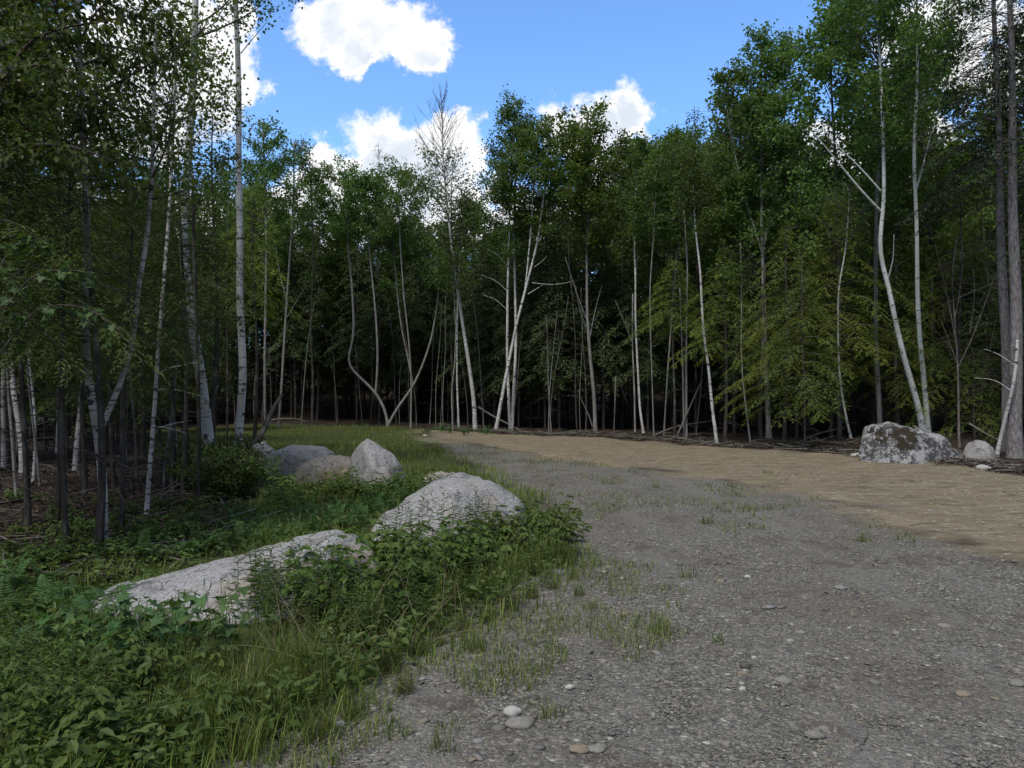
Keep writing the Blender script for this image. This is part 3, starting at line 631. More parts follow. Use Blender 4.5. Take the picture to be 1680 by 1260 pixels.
hero('birch_tree', 'slim dotted birch between the forked birch and the thick birch', [(240, 815), (246, 700), (247, 587), (250, 500), (253, 433), (258, 320), (262, 220)], 11.5, .06, .025, 'shabby_birch_bark',
     (330, 60, 1.2, 2600, .065, dict(nl=22, spread=.16)), ext=(268, 50), limbs=[([(247, 617), (262, 605), (290, 601), (330, 594)], .012), ([(246, 705), (262, 697), (285, 692)], .011), ([(247, 640), (268, 636), (295, 645), (320, 652)], .011), ([(247, 700), (270, 702), (300, 712)], .009), ([(248, 560), (225, 570), (190, 575)], .01)], seed=6)
hero('birch_tree', 'leaning mottled birch at the left picture edge', [(36, 740), (30, 710), (18, 660), (11, 600), (10, 520), (12, 430)], 15, .09, .05, 'shabby_birch_bark', (380, 60, 1.8, 3600, .075), ext=(8, 40), seed=7)
hero('birch_tree', 'pale birch cut by the left picture edge', [(6, 745), (2, 667), (0, 560), (5, 430), (10, 250), (12, 60)], 17, .085, .05, 'shabby_birch_bark', (300, -80, 1.8, 3200, .08), ext=(12, -100), seed=8)
hero('birch_tree', 'crooked thin birch sapling right of the leaning mottled birch', [(54, 752), (49, 668), (42, 635), (33, 582), (28, 520), (34, 450)], 14, .045, .02, 'shabby_birch_bark', (480, 260, 1.1, 1700, .065), ext=(40, 240), seed=9)
hero('birch_tree', 'short pale birch stub trunk left of the forked birch', [(124, 745), (129, 700), (134, 660), (134, 600), (130, 500), (132, 400)], 16.5, .10, .05, 'shabby_birch_bark', (380, 90, 1.7, 3600, .08), ext=(138, 70), seed=10)
hero('fir_tree', 'dark slender fir trunk crossing the thick pale birch', [(324, 820), (325, 760), (326, 650), (327, 567), (330, 433), (334, 300)], 12.4, .06, .03, 'fir_bark', None, seed=11, cat='tree')
hero('fir_tree', 'dark fir trunk directly in front of the forked birch', [(160, 900), (163, 800), (166, 700), (165, 600), (168, 480), (172, 330)], 8.0, .075, .03, 'fir_bark', None, seed=12,
     limbs=[([(163, 760), (130, 745), (90, 752)], .009), ([(164, 790), (200, 800), (232, 835)], .008), ([(166, 690), (190, 700), (215, 745)], .007), ([(165, 640), (120, 655), (80, 640)], .007)])
hero('slender_tree', 'pale slender tree with branching top left of the flat boulder', [(457, 698), (462, 633), (468, 510), (473, 417), (478, 330)], 40, .12, .05, 'grey_bark', (400, 235, 2.0, 5200, .10, BIG), limbs=[([(470, 520), (490, 488), (505, 468)], .04), ([(471, 500), (455, 440), (450, 400)], .04)], ext=(478, 228), seed=13, leafmat_='poplar_leaf')
hero('slender_tree', 'dark straight pole tree left of the pale slender tree', [(435, 702), (436, 600), (438, 517), (440, 420), (438, 330)], 37, .11, .06, 'grey_bark', (420, 205, 2.0, 5600, .10, BIG), ext=(432, 200), seed=14, leafmat_='poplar_leaf')
# ---- middle
hero('forked_tree', 'grey tree forked low in a wide Y behind the peaked boulder', [(637, 702), (636, 690), (630, 667), (613, 640), (593, 623), (568, 597), (570, 583), (578, 560), (579, 527), (575, 467), (569, 410)], 41, .14, .05, 'grey_bark',
     (400, 285, 2.4, 5600, .10, BIG), stems=[([(616, 643), (620, 600), (618, 533), (613, 477), (605, 400), (598, 300)], .09, .04, (400, 262, 2.0, 4800, .10, BIG)),
     ([(638, 695), (653, 667), (677, 637), (693, 600), (707, 560), (717, 500), (722, 440)], .115, .04, (480, 400, 1.4, 1500, .11)), ([(677, 632), (672, 600), (657, 533), (650, 460), (645, 380)], .07, .03, (440, 270, 2.0, 4800, .10, BIG))],
     ext=(560, 280), seed=15, leafmat_='poplar_leaf')
hero('slender_tree', 'straight thin grey stem rising through the right arm of the Y tree', [(674, 700), (675, 627), (672, 567), (663, 483), (658, 400)], 40, .08, .04, 'grey_bark', (380, 290, 2.2, 4200, .10, BIG), ext=(655, 285), seed=16, leafmat_='poplar_leaf')
hero('birch_tree', 'white birch with a bare twiggy top towering against the sky', [(780, 710), (778, 660), (770, 600), (757, 517), (747, 443), (741, 400), (736, 350), (728, 267), (727, 183)], 36.5, .19, .03, 'white_birch_bark',
     (480, 262, 2.9, 3900, .095, dict(nl=30, spread=.26, gap=.15, up=.6)), ext=(726, 172), bare=[(320, 172, 64, 2.7, .85, .014), (470, 380, 9, 2.2, .35, .014)], seed=17, leafmat_='birch_leaf')
hero('birch_tree', 'thin pale birch just left of the bare-topped birch', [(753, 702), (750, 633), (750, 533), (752, 450), (757, 380)], 37.5, .085, .04, 'white_birch_bark', (420, 330, 1.6, 2000, .10), ext=(760, 320), seed=18)
hero('birch_sapling', 'crooked thin grey sapling left of the bare-topped birch', [(743, 706), (740, 640), (746, 600), (748, 533), (744, 470)], 36, .06, .03, 'grey_bark', (500, 420, 1.2, 700, .11), ext=(742, 410), seed=19)
hero('birch_tree', 'white birch clump with two upright stems from one base', [(838, 712), (836, 683), (832, 587), (833, 467), (835, 400), (837, 333), (840, 270)], 36, .14, .03, 'white_birch_bark', (440, 168, 2.0, 9000, .095, dict(nl=46, spread=.15, peak=.45)),
     stems=[([(840, 706), (842, 660), (847, 567), (845, 467), (843, 400), (843, 350), (848, 260), (852, 190)], .12, .03, (400, 185, 1.8, 5200, .095, dict(nl=34, spread=.15)))], ext=(845, 168),
     limbs=[([(834, 480), (815, 462), (790, 452)], .02), ([(833, 510), (812, 490), (792, 484)], .018), ([(834, 440), (818, 420), (800, 410)], .018)], seed=20, bare=[(560, 420, 10, 1.6, .2, .009)])
hero('leaning_birch', 'leaning grey-white birch crossing in front of the two-stemmed birch clump', [(812, 716), (827, 633), (847, 533), (860, 483), (877, 417), (884, 387), (893, 313)], 35.2, .15, .035, 'white_birch_bark', (380, 200, 1.9, 5200, .10, BIG),
     stems=[([(860, 487), (863, 465), (868, 410), (872, 370), (876, 290), (880, 220)], .06, .03, (380, 215, 1.5, 3600, .10, BIG))], ext=(904, 195), limbs=[([(873, 463), (900, 466), (925, 464), (942, 458)], .028), ([(866, 482), (878, 474), (891, 466)], .025), ([(877, 437), (890, 427), (898, 417)], .022)], seed=21, leafmat_='maple_leaf')
hero('grey_tree', 'grey trunk with two upswept bare limbs right of the birch clump', [(977, 712), (975, 650), (968, 583), (963, 517), (962, 417), (964, 330)], 35.5, .16, .04, 'grey_bark', (420, 196, 2.6, 11000, .115, dict(nl=50, spread=.16, peak=.5)),
     limbs=[([(961, 522), (948, 490), (936, 455), (926, 425)], .04), ([(968, 553), (976, 510), (983, 485), (989, 465)], .035), ([(961, 535), (950, 510), (944, 470)], .025)], ext=(962, 192), seed=22, leafmat_='maple_leaf')
hero('broken_sapling', 'snapped thin sapling bent over right of the two-limbed grey trunk', [(1007, 716), (1007, 680), (1008, 650), (1010, 618)], 34, .05, .035, 'dead_wood', None, limbs=[([(1010, 618), (1022, 640), (1034, 668)], .035)], seed=23)
hero('birch_tree', 'thin upright white birch in the middle of the right wood edge', [(1057, 718), (1050, 671), (1048, 614), (1045, 548), (1044, 500), (1045, 464), (1043, 400), (1046, 340)], 33, .095, .03, 'white_birch_bark', (420, 232, 1.9, 6500, .10, BIG), limbs=[([(1045, 470), (1048, 440), (1053, 410)], .02)], ext=(1042, 228), seed=24)
hero('slender_tree', 'grey companion stem close left of the thin upright white birch', [(1042, 716), (1042, 640), (1040, 560), (1041, 480)], 33.6, .07, .04, 'grey_bark', None, limbs=[([(1040, 562), (1026, 525), (1012, 490)], .025)], seed=25)
hero('slender_tree', 'thin dark pole right of the thin upright white birch', [(1073, 721), (1070, 640), (1066, 548), (1064, 470), (1070, 380)], 31, .05, .03, 'grey_bark', (400, 245, 1.7, 4200, .10, BIG), ext=(1075, 240), seed=26)
hero('slender_tree', 'thin pole leaning right beneath the small hemlock boughs', [(1089, 716), (1094, 614), (1101, 500), (1110, 400)], 31.5, .06, .035, 'grey_bark', (400, 232, 1.7, 4600, .10, BIG), ext=(1125, 226), seed=27, leafmat_='poplar_leaf')
hero('slender_tree', 'pair of close grey stems with dead side twigs', [(1126, 719), (1126, 640), (1126, 595), (1127, 538), (1130, 430)], 29.5, .075, .035, 'grey_bark', (400, 222, 1.8, 5200, .10, BIG), stems=[([(1122, 717), (1121, 640), (1120, 560), (1118, 470)], .05, .03, None)],
     limbs=[([(1125, 560), (1112, 545), (1100, 530)], .012), ([(1125, 575), (1113, 560), (1098, 545)], .01)], ext=(1118, 216), seed=28, leafmat_='poplar_leaf')
hero('birch_tree', 'slim white birch leaning left under hemlock boughs', [(1177, 733), (1169, 668), (1164, 595), (1158, 557), (1155, 500), (1154, 442), (1148, 391), (1145, 355)], 25.6, .095, .03, 'white_birch_bark', (380, 250, 1.5, 3600, .085, BIG), ext=(1140, 245), seed=29)
hero('birch_sapling', 'thin pale sapling with a double kink left of the hanging hemlock', [(1232, 731), (1224, 681), (1217, 624), (1215, 576), (1217, 529), (1219, 452)], 25.2, .05, .02, 'grey_bark', (480, 400, 1.0, 500, .09), ext=(1219, 395), seed=30)
hero('fir_tree', 'straight dark trunk under the hanging hemlock boughs', [(1248, 730), (1247, 640), (1246, 540), (1246, 440)], 25.5, .085, .05, 'fir_bark', None, seed=31)
hero('maple_tree', 'tall maple with several pointed leaders against the sky at right', [(1262, 724), (1258, 600), (1256, 450), (1255, 330), (1256, 180)], 28, .17, .04, 'grey_bark', (400, 62, 2.5, 11000, .10, dict(nl=52, spread=.13, peak=.35, up=1.0)),
     stems=[([(1258, 400), (1280, 300), (1296, 180), (1300, 66)], .06, .02, (300, 66, 1.3, 3800, .10, dict(nl=30, spread=.15, up=1.0))), ([(1257, 420), (1225, 320), (1205, 220), (1192, 120)], .06, .02, (320, 118, 1.3, 3800, .10, dict(nl=30, spread=.15, up=1.0)))], ext=(1256, 60), seed=32, leafmat_='poplar_leaf')
# ---- right
hero('birch_sapling', 'slender pale sapling leaning left just before the lichen boulder', [(1401, 738), (1387, 683), (1375, 617), (1370, 540), (1368, 473), (1378, 417)], 23.3, .065, .02, 'white_birch_bark', (420, 330, 1.2, 900, .08), ext=(1382, 320), seed=33)
hero('grey_tree', 'dark grey trunk behind the left end of the lichen boulder', [(1445, 725), (1443, 640), (1440, 567), (1441, 450), (1444, 300)], 24.5, .14, .06, 'grey_bark', (300, -60, 2.4, 8000, .09, dict(nl=44, spread=.15)), ext=(1446, -90), seed=34, leafmat_='poplar_leaf')
hero('poplar_tree', 'white trunk curving left with two long dead limbs, behind lichen boulder', [(1515, 712), (1513, 695), (1500, 650), (1483, 600), (1463, 527), (1450, 463), (1437, 433), (1435, 400), (1437, 380), (1442, 333), (1440, 253), (1438, 190)], 22, .150, .028, 'poplar_bark',
     (260, -80, 1.9, 7800, .088, dict(nl=42, spread=.14, peak=.4)), limbs=[([(1438, 352), (1400, 318), (1360, 272), (1322, 232)], .045), ([(1436, 318), (1410, 285), (1385, 258), (1356, 228)], .035), ([(1450, 462), (1451, 430), (1443, 395)], .03)], ext=(1425, -90), seed=35, leafmat_='poplar_leaf')
hero('poplar_tree', 'straight white trunk right of the curving one, behind lichen boulder', [(1523, 712), (1520, 680), (1515, 617), (1508, 557), (1505, 467), (1506, 400), (1505, 333), (1503, 250), (1508, 183), (1513, 117)], 22.2, .135, .028, 'poplar_bark',
     (210, -180, 1.9, 6800, .088, dict(nl=40, spread=.14)), limbs=[([(1507, 308), (1518, 260), (1530, 205), (1541, 160)], .035), ([(1506, 190), (1500, 175), (1497, 160)], .02)], ext=(1516, -210), seed=36, leafmat_='poplar_leaf')
hero('bare_tree', 'leafless many-branched young tree right of the lichen boulder', [(1574, 735), (1577, 680), (1582, 600), (1580, 520), (1575, 440), (1582, 380)], 20.6, .055, .012, 'dead_wood', None,
     limbs=[([(1582, 600), (1570, 570), (1553, 527)], .02), ([(1583, 600), (1600, 560), (1612, 520), (1625, 470), (1640, 430)], .028), ([(1604, 545), (1615, 480), (1612, 430), (1605, 385)], .02), ([(1580, 560), (1572, 500), (1560, 440), (1550, 395)], .02), ([(1580, 520), (1592, 470), (1600, 420), (1598, 370)], .016), ([(1576, 470), (1562, 440), (1535, 425)], .012), ([(1618, 500), (1640, 470), (1655, 462)], .012), ([(1581, 590), (1566, 590), (1556, 560)], .012)],
     bare=[(600, 400, 26, 1.2, .75, .008)], seed=37)
hero('bare_sapling', 'short white bare trunk right of the smooth boulder', [(1634, 752), (1640, 677), (1648, 607), (1652, 560)], 19.6, .085, .05, 'white_birch_bark', None, limbs=[([(1641, 640), (1625, 622), (1600, 620)], .015), ([(1646, 600), (1630, 580), (1618, 572)], .012)], seed=38)

limb_tree('beech_tree', 'broad-leaved tree whose leafy limbs hang into the upper left corner', -70, 1000, -200, 7.5, .12, [
    [(-70, 300, 7.5), (0, 165, 7.4), (36, 64, 7.3), (120, 40, 7.2), (215, 30, 7.1)], [(-70, 120, 7.5), (30, 60, 7.6), (150, 70, 7.8), (280, 92, 8)], [(-70, 200, 7.5), (60, 150, 7.6), (160, 160, 7.7), (240, 190, 7.8)],
    [(-70, 60, 7.5), (40, 0, 7.5), (150, -20, 7.6), (260, -15, 7.6)], [(-70, 330, 7.5), (20, 240, 7.2), (110, 235, 7), (190, 265, 6.9)], [(-70, 0, 7.5), (60, -40, 8), (190, 10, 8.4), (300, 60, 8.6)], [(-70, 260, 7.5), (-10, 130, 7), (60, 100, 6.8), (130, 120, 6.6)]], 20, .5, .072, 24, 'oval', 'beech_leaf', seed=301)
limb_tree('maple_sapling', 'maple sapling with broad lobed leaves beside the forked birch', -30, 960, 350, 6.6, .03, [
    [(-30, 560, 6.6), (50, 450, 6.5), (110, 440, 6.4), (160, 452, 6.3)], [(-30, 620, 6.6), (60, 500, 6.5), (140, 500, 6.4), (205, 545, 6.3)], [(-30, 500, 6.6), (20, 400, 6.6), (80, 390, 6.7)]], 10, .22, .085, 6, 'palm', 'fern_leaf', 'twig', 302)
# ---- conifers measured from the photo
def hero_conifer(name, label, px, base_py, Y, top_py, rad, nb, ls, nm, bark='fir_bark', z0py=600, r0=.1, droop=.42, seed=1, lean=0, step=.16, pw=.8, dead=14, wide=.13, stems=(), cat='tree', deadlen=.9, zdead=.5):
    rng = np.random.RandomState(seed); b = P(px, HZ, Y); gz = float(hgt(b[0], Y)); H = EYE-(top_py-HZ)/F*Y-gz; z0 = EYE-(z0py-HZ)/F*Y-gz
    root = thing(name, (b[0], Y, gz), label, cat); n = 16; z = np.linspace(-.1, H, n)
    tp = np.stack([lean/F*Y*(z/H)+.05*np.sin(z*.9+seed), .05*np.cos(z*.7+seed), z], -1); tp[0, :2] = tp[1, :2]
    mw = MB(); tr = (r0*.65*(1-z/H)**.8+.008)*(1+.3*np.exp(-np.maximum(z, 0)/.25)); tube(mw, tp, tr, 9)
    mb, ml = MB(), MB(); conifer(mb, ml, rng, H, z0, rad, nb, ls, step, droop, pw, dead, tp, wide, deadlen, zdead)
    mw.build('trunk', M[bark], root); mb.build('branches', M['twig'], root); ml.build('crown', M[nm], root, smooth=False)
    return root
HC = hero_conifer
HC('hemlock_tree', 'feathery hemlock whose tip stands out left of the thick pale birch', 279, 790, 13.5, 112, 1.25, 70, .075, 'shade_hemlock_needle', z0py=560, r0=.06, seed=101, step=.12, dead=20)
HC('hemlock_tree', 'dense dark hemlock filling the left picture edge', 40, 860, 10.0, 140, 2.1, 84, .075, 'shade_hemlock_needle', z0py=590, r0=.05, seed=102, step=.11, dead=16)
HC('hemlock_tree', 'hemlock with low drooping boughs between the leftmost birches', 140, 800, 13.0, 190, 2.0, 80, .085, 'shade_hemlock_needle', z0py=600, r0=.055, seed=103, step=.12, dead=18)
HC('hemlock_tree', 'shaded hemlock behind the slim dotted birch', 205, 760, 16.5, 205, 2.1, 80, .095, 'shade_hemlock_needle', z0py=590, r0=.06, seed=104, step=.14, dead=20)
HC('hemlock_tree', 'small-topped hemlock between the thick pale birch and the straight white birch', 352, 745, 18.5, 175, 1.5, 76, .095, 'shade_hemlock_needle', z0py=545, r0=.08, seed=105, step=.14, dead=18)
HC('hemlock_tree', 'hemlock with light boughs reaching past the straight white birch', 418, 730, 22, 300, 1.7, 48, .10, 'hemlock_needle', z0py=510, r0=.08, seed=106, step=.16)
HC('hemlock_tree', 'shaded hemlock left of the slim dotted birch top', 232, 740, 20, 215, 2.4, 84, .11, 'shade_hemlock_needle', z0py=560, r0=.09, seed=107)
HC('hemlock_tree', 'broad yellow-green hemlock in front of the wood, left of the lichen boulder', 1380, 735, 23.6, 318, 2.6, 90, .085, 'hemlock_needle', z0py=600, r0=.10, seed=111, step=.15, lean=-6)
HC('hemlock_tree', 'yellow-green hemlock with one long bough hanging low', 1290, 735, 23.8, 372, 2.3, 80, .085, 'hemlock_needle', z0py=670, r0=.09, seed=112, step=.15)
HC('hemlock_tree', 'hemlock with layered boughs around the slim leaning white birch', 1190, 730, 26.0, 405, 2.1, 66, .085, 'hemlock_needle', z0py=585, r0=.09, seed=113, step=.16)
HC('hemlock_tree', 'small hemlock with boughs above the pair of grey stems', 1105, 722, 29.0, 425, 1.8, 58, .085, 'hemlock_needle', z0py=540, r0=.08, seed=114, step=.16)
HC('hemlock_tree', 'green hemlock between the curving white trunk and the yellow-green hemlock', 1470, 728, 24.5, 330, 2.5, 84, .085, 'hemlock_needle', z0py=640, r0=.10, seed=115, step=.16)
HC('hemlock_tree', 'leafy green hemlock behind the bare many-branched tree', 1575, 735, 23.0, 315, 2.5, 84, .085, 'hemlock_needle', z0py=690, r0=.10, seed=116, step=.16)
HC('hemlock_tree', 'low hemlock sapling behind the smooth boulder', 1600, 745, 21.5, 590, 1.1, 26, .09, 'hemlock_needle', z0py=720, r0=.04, seed=117, step=.14, dead=0)
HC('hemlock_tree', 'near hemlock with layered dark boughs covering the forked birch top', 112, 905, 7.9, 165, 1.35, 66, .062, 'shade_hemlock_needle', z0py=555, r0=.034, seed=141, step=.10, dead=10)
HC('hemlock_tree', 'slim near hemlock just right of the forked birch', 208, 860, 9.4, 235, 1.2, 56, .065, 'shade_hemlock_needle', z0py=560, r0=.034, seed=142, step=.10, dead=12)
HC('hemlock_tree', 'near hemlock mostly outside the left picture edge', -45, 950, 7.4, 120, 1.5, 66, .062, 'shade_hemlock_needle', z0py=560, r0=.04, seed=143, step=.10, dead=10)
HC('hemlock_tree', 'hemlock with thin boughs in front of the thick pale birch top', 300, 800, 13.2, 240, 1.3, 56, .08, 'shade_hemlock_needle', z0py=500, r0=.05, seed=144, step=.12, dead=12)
HC('fir_tree', 'pointed fir spire rising over the leaves left of the bare birch top', 622, 700, 47, 232, 1.5, 60, .16, 'fir_needle', z0py=520, r0=.14, seed=121, step=.2, pw=.95, dead=6)
HC('fir_tree', 'narrow fir spire left of the pointed maple', 1190, 700, 36, 186, 1.3, 64, .14, 'fir_needle', z0py=560, r0=.12, seed=122, step=.18, pw=.95, dead=6)
HC('fir_tree', 'fir spire half hidden left of the thin upright white birch', 1022, 700, 40, 232, 1.6, 64, .15, 'fir_needle', z0py=560, r0=.12, seed=123, step=.18, pw=.95, dead=6)
HC('fir_tree', 'fir spire peeking out right of the hanging hemlock boughs', 1160, 700, 38, 226, 1.5, 64, .14, 'fir_needle', z0py=560, r0=.12, seed=124, step=.17, pw=.95, dead=6)
HC('fir_tree', 'fir spire above the leafy tops left of the Y-forked tree', 512, 700, 46, 258, 1.6, 64, .15, 'fir_needle', z0py=540, r0=.12, seed=125, step=.17, pw=.95, dead=6)
HC('fir_tree', 'dark fir spire close behind the bare birch top', 742, 700, 42, 262, 1.6, 64, .15, 'fir_needle', z0py=560, r0=.12, seed=126, step=.17, pw=.95, dead=6)
HC('spruce_tree', 'tall double-trunked spruce trunk nearest the right picture edge', 1668, 755, 19.4, -260, 3.0, 84, .12, 'spruce_needle', 'spruce_bark', z0py=300, r0=.24, droop=.42, seed=131, lean=-14, step=.15, dead=60, deadlen=2.4, zdead=1.5)
HC('spruce_tree', 'tall spruce left of its twin at the right picture edge', 1653, 752, 20.2, -240, 2.9, 80, .12, 'spruce_needle', 'spruce_bark', z0py=340, r0=.20, droop=.42, seed=132, lean=-28, step=.15, dead=60, deadlen=2.4, zdead=2.0)

# ------------------------------------------------------------------ the rest of the wood: copies of a few trees, one thing each
def proto(maker, *a): return maker(*a)
def mk_fir(seed, H, z0, rad, nb, nm='fir_needle', r0=.07, ls=.18, step=.16, dead=26, pw=.8):
    rng = np.random.RandomState(seed); n = 10; z = np.linspace(-.2, H, n); tp = np.stack([.12*np.sin(z*.35+seed)*(z/H), .12*np.cos(z*.4+seed)*(z/H), z], -1)
    mw, mb, ml = MB(), MB(), MB(); tube(mw, tp, r0*.85*(1-z/H)**.8+.01, 7); conifer(mb, ml, rng, H, z0, rad, nb, ls, step, .5, pw, dead, tp, .16)
    return [('trunk', mw.mesh('trunk', M['fir_bark'])), ('branches', mb.mesh('branches', M['twig'])), ('crown', ml.mesh('crown', M[nm], False))]
def mk_dec(seed, H, z0, rad, nleaf, bark, nm, r0=.08, ls=.125, nl=44):
    rng = np.random.RandomState(seed); n = 14; z = np.linspace(-.2, H, n)
    tp = np.stack([.35*np.sin(z*.22+seed)*(z/H)+.05*np.sin(z*.9), .35*np.cos(z*.25+seed)*(z/H), z], -1); tr = (r0-.02)*(1-z/H)+.02
    mw, mb, ml = MB(), MB(), MB(); tube(mw, tp, tr, 7); crown(mb, ml, rng, tp, tr, z0, H, rad, nleaf, ls, nl=nl, spread=.17)
    return [('trunk', mw.mesh('trunk', M[bark])), ('branches', mb.mesh('branches', M['twig'])), ('crown', ml.mesh('crown', M[nm], False))]
def mk_pole(seed, H, r0, nb=14, bark='fir_bark'):
    rng = np.random.RandomState(seed); n = 9; z = np.linspace(-.2, H, n); tp = np.stack([.5*rng.normal()*np.clip(z/H, 0, 1)**1.5+.06*np.sin(z), .5*rng.normal()*np.clip(z/H, 0, 1)**1.5, z], -1)
    mw, mb = MB(), MB(); tube(mw, tp, r0*(1-.75*z/H), 6)
    for i in range(nb):
        zz = rng.uniform(.6, H*.95); az = rng.uniform(0, 6.28); ln = rng.uniform(.25, 1.0); b = np.array([np.interp(zz, z, tp[:, 0]), np.interp(zz, z, tp[:, 1]), zz])
        d = np.array([math.cos(az), math.sin(az), rng.uniform(-.3, .4)]); s = np.linspace(0, 1, 4)[:, None]
        tube(mb, b+d*ln*s+np.array([0, 0, -.15*ln])*s**2, np.linspace(.009, .002, 4), 3, .7, False)
    return [('trunk', mw.mesh('trunk', M[bark])), ('branches', mb.mesh('branches', M['twig']))]
PROTO = {
 'fir': [mk_fir(201, 10.5, 2.4, 2.2, 84), mk_fir(202, 12.5, 3.2, 2.3, 84), mk_fir(203, 8.5, 2.0, 2.1, 74), mk_fir(204, 11.5, 3.8, 2.1, 74)],
 'hemlock': [mk_fir(211, 8.0, 1.6, 1.9, 50, 'shade_hemlock_needle', .045, .12, .15, 18), mk_fir(212, 6.0, 1.2, 1.7, 46, 'shade_hemlock_needle', .035, .11, .14, 12)],
 'leafy': [mk_dec(221, 14.5, 5.0, 2.3, 8500, 'fir_bark', 'poplar_leaf'), mk_dec(222, 15.5, 6.0, 2.4, 8500, 'fir_bark', 'birch_leaf'), mk_dec(223, 13.0, 4.5, 2.4, 8500, 'fir_bark', 'maple_leaf', ls=.135), mk_dec(224, 14.0, 6.0, 2.1, 7500, 'fir_bark', 'birch_leaf', .06)],  # dark fir bark on leafy trunks paints in the wood's inner shade
 'pole': [mk_pole(231, 7.5, .032, 14, 'grey_bark'), mk_pole(232, 6.0, .026, 14, 'dead_wood'), mk_pole(233, 9.0, .036), mk_pole(234, 5.0, .022, 14, 'grey_bark')]}  # one pole takes the dark bark too, as painted inner shade
DESC = {'fir': ('fir_tree', 'dark fir', 'tree', 'dark firs in the wood'), 'hemlock': ('hemlock_sapling', 'low shaded hemlock', 'tree', 'shaded hemlocks in the wood'),
        'leafy': ('leafy_tree', 'tall leafy tree', 'tree', 'tall leafy trees in the wood'), 'pole': ('dead_pole', 'thin dead pole', 'dead tree', 'thin dead poles in the wood')}
MARKS = [(-9e3, ''), (0, 'left picture edge'), (97, 'grey-white birch'), (170, 'forked birch'), (245, 'slim dotted birch'), (343, 'thick pale birch'), (394, 'straight white birch'), (460, 'pale slender tree'), (637, 'Y-forked tree'), (780, 'bare-topped birch'),
         (838, 'two-stemmed birch'), (977, 'two-limbed grey trunk'), (1056, 'upright thin birch'), (1176, 'slim leaning birch'), (1248, 'hanging hemlock'), (1400, 'sapling before the boulder'), (1513, 'curving white trunk'), (1640, 'right-hand spruces'), (1680, 'right picture edge'), (9e3, '')]
ORD = ['first', 'second', 'third', 'fourth', 'fifth', 'sixth', 'seventh', 'eighth', 'ninth', 'tenth', 'eleventh', 'twelfth', 'thirteenth', 'fourteenth', 'fifteenth', 'sixteenth', 'seventeenth', 'eighteenth', 'nineteenth', 'twentieth']
def ordinal(i): return ORD[i] if i < 20 else 'twenty-'+ORD[i-20]
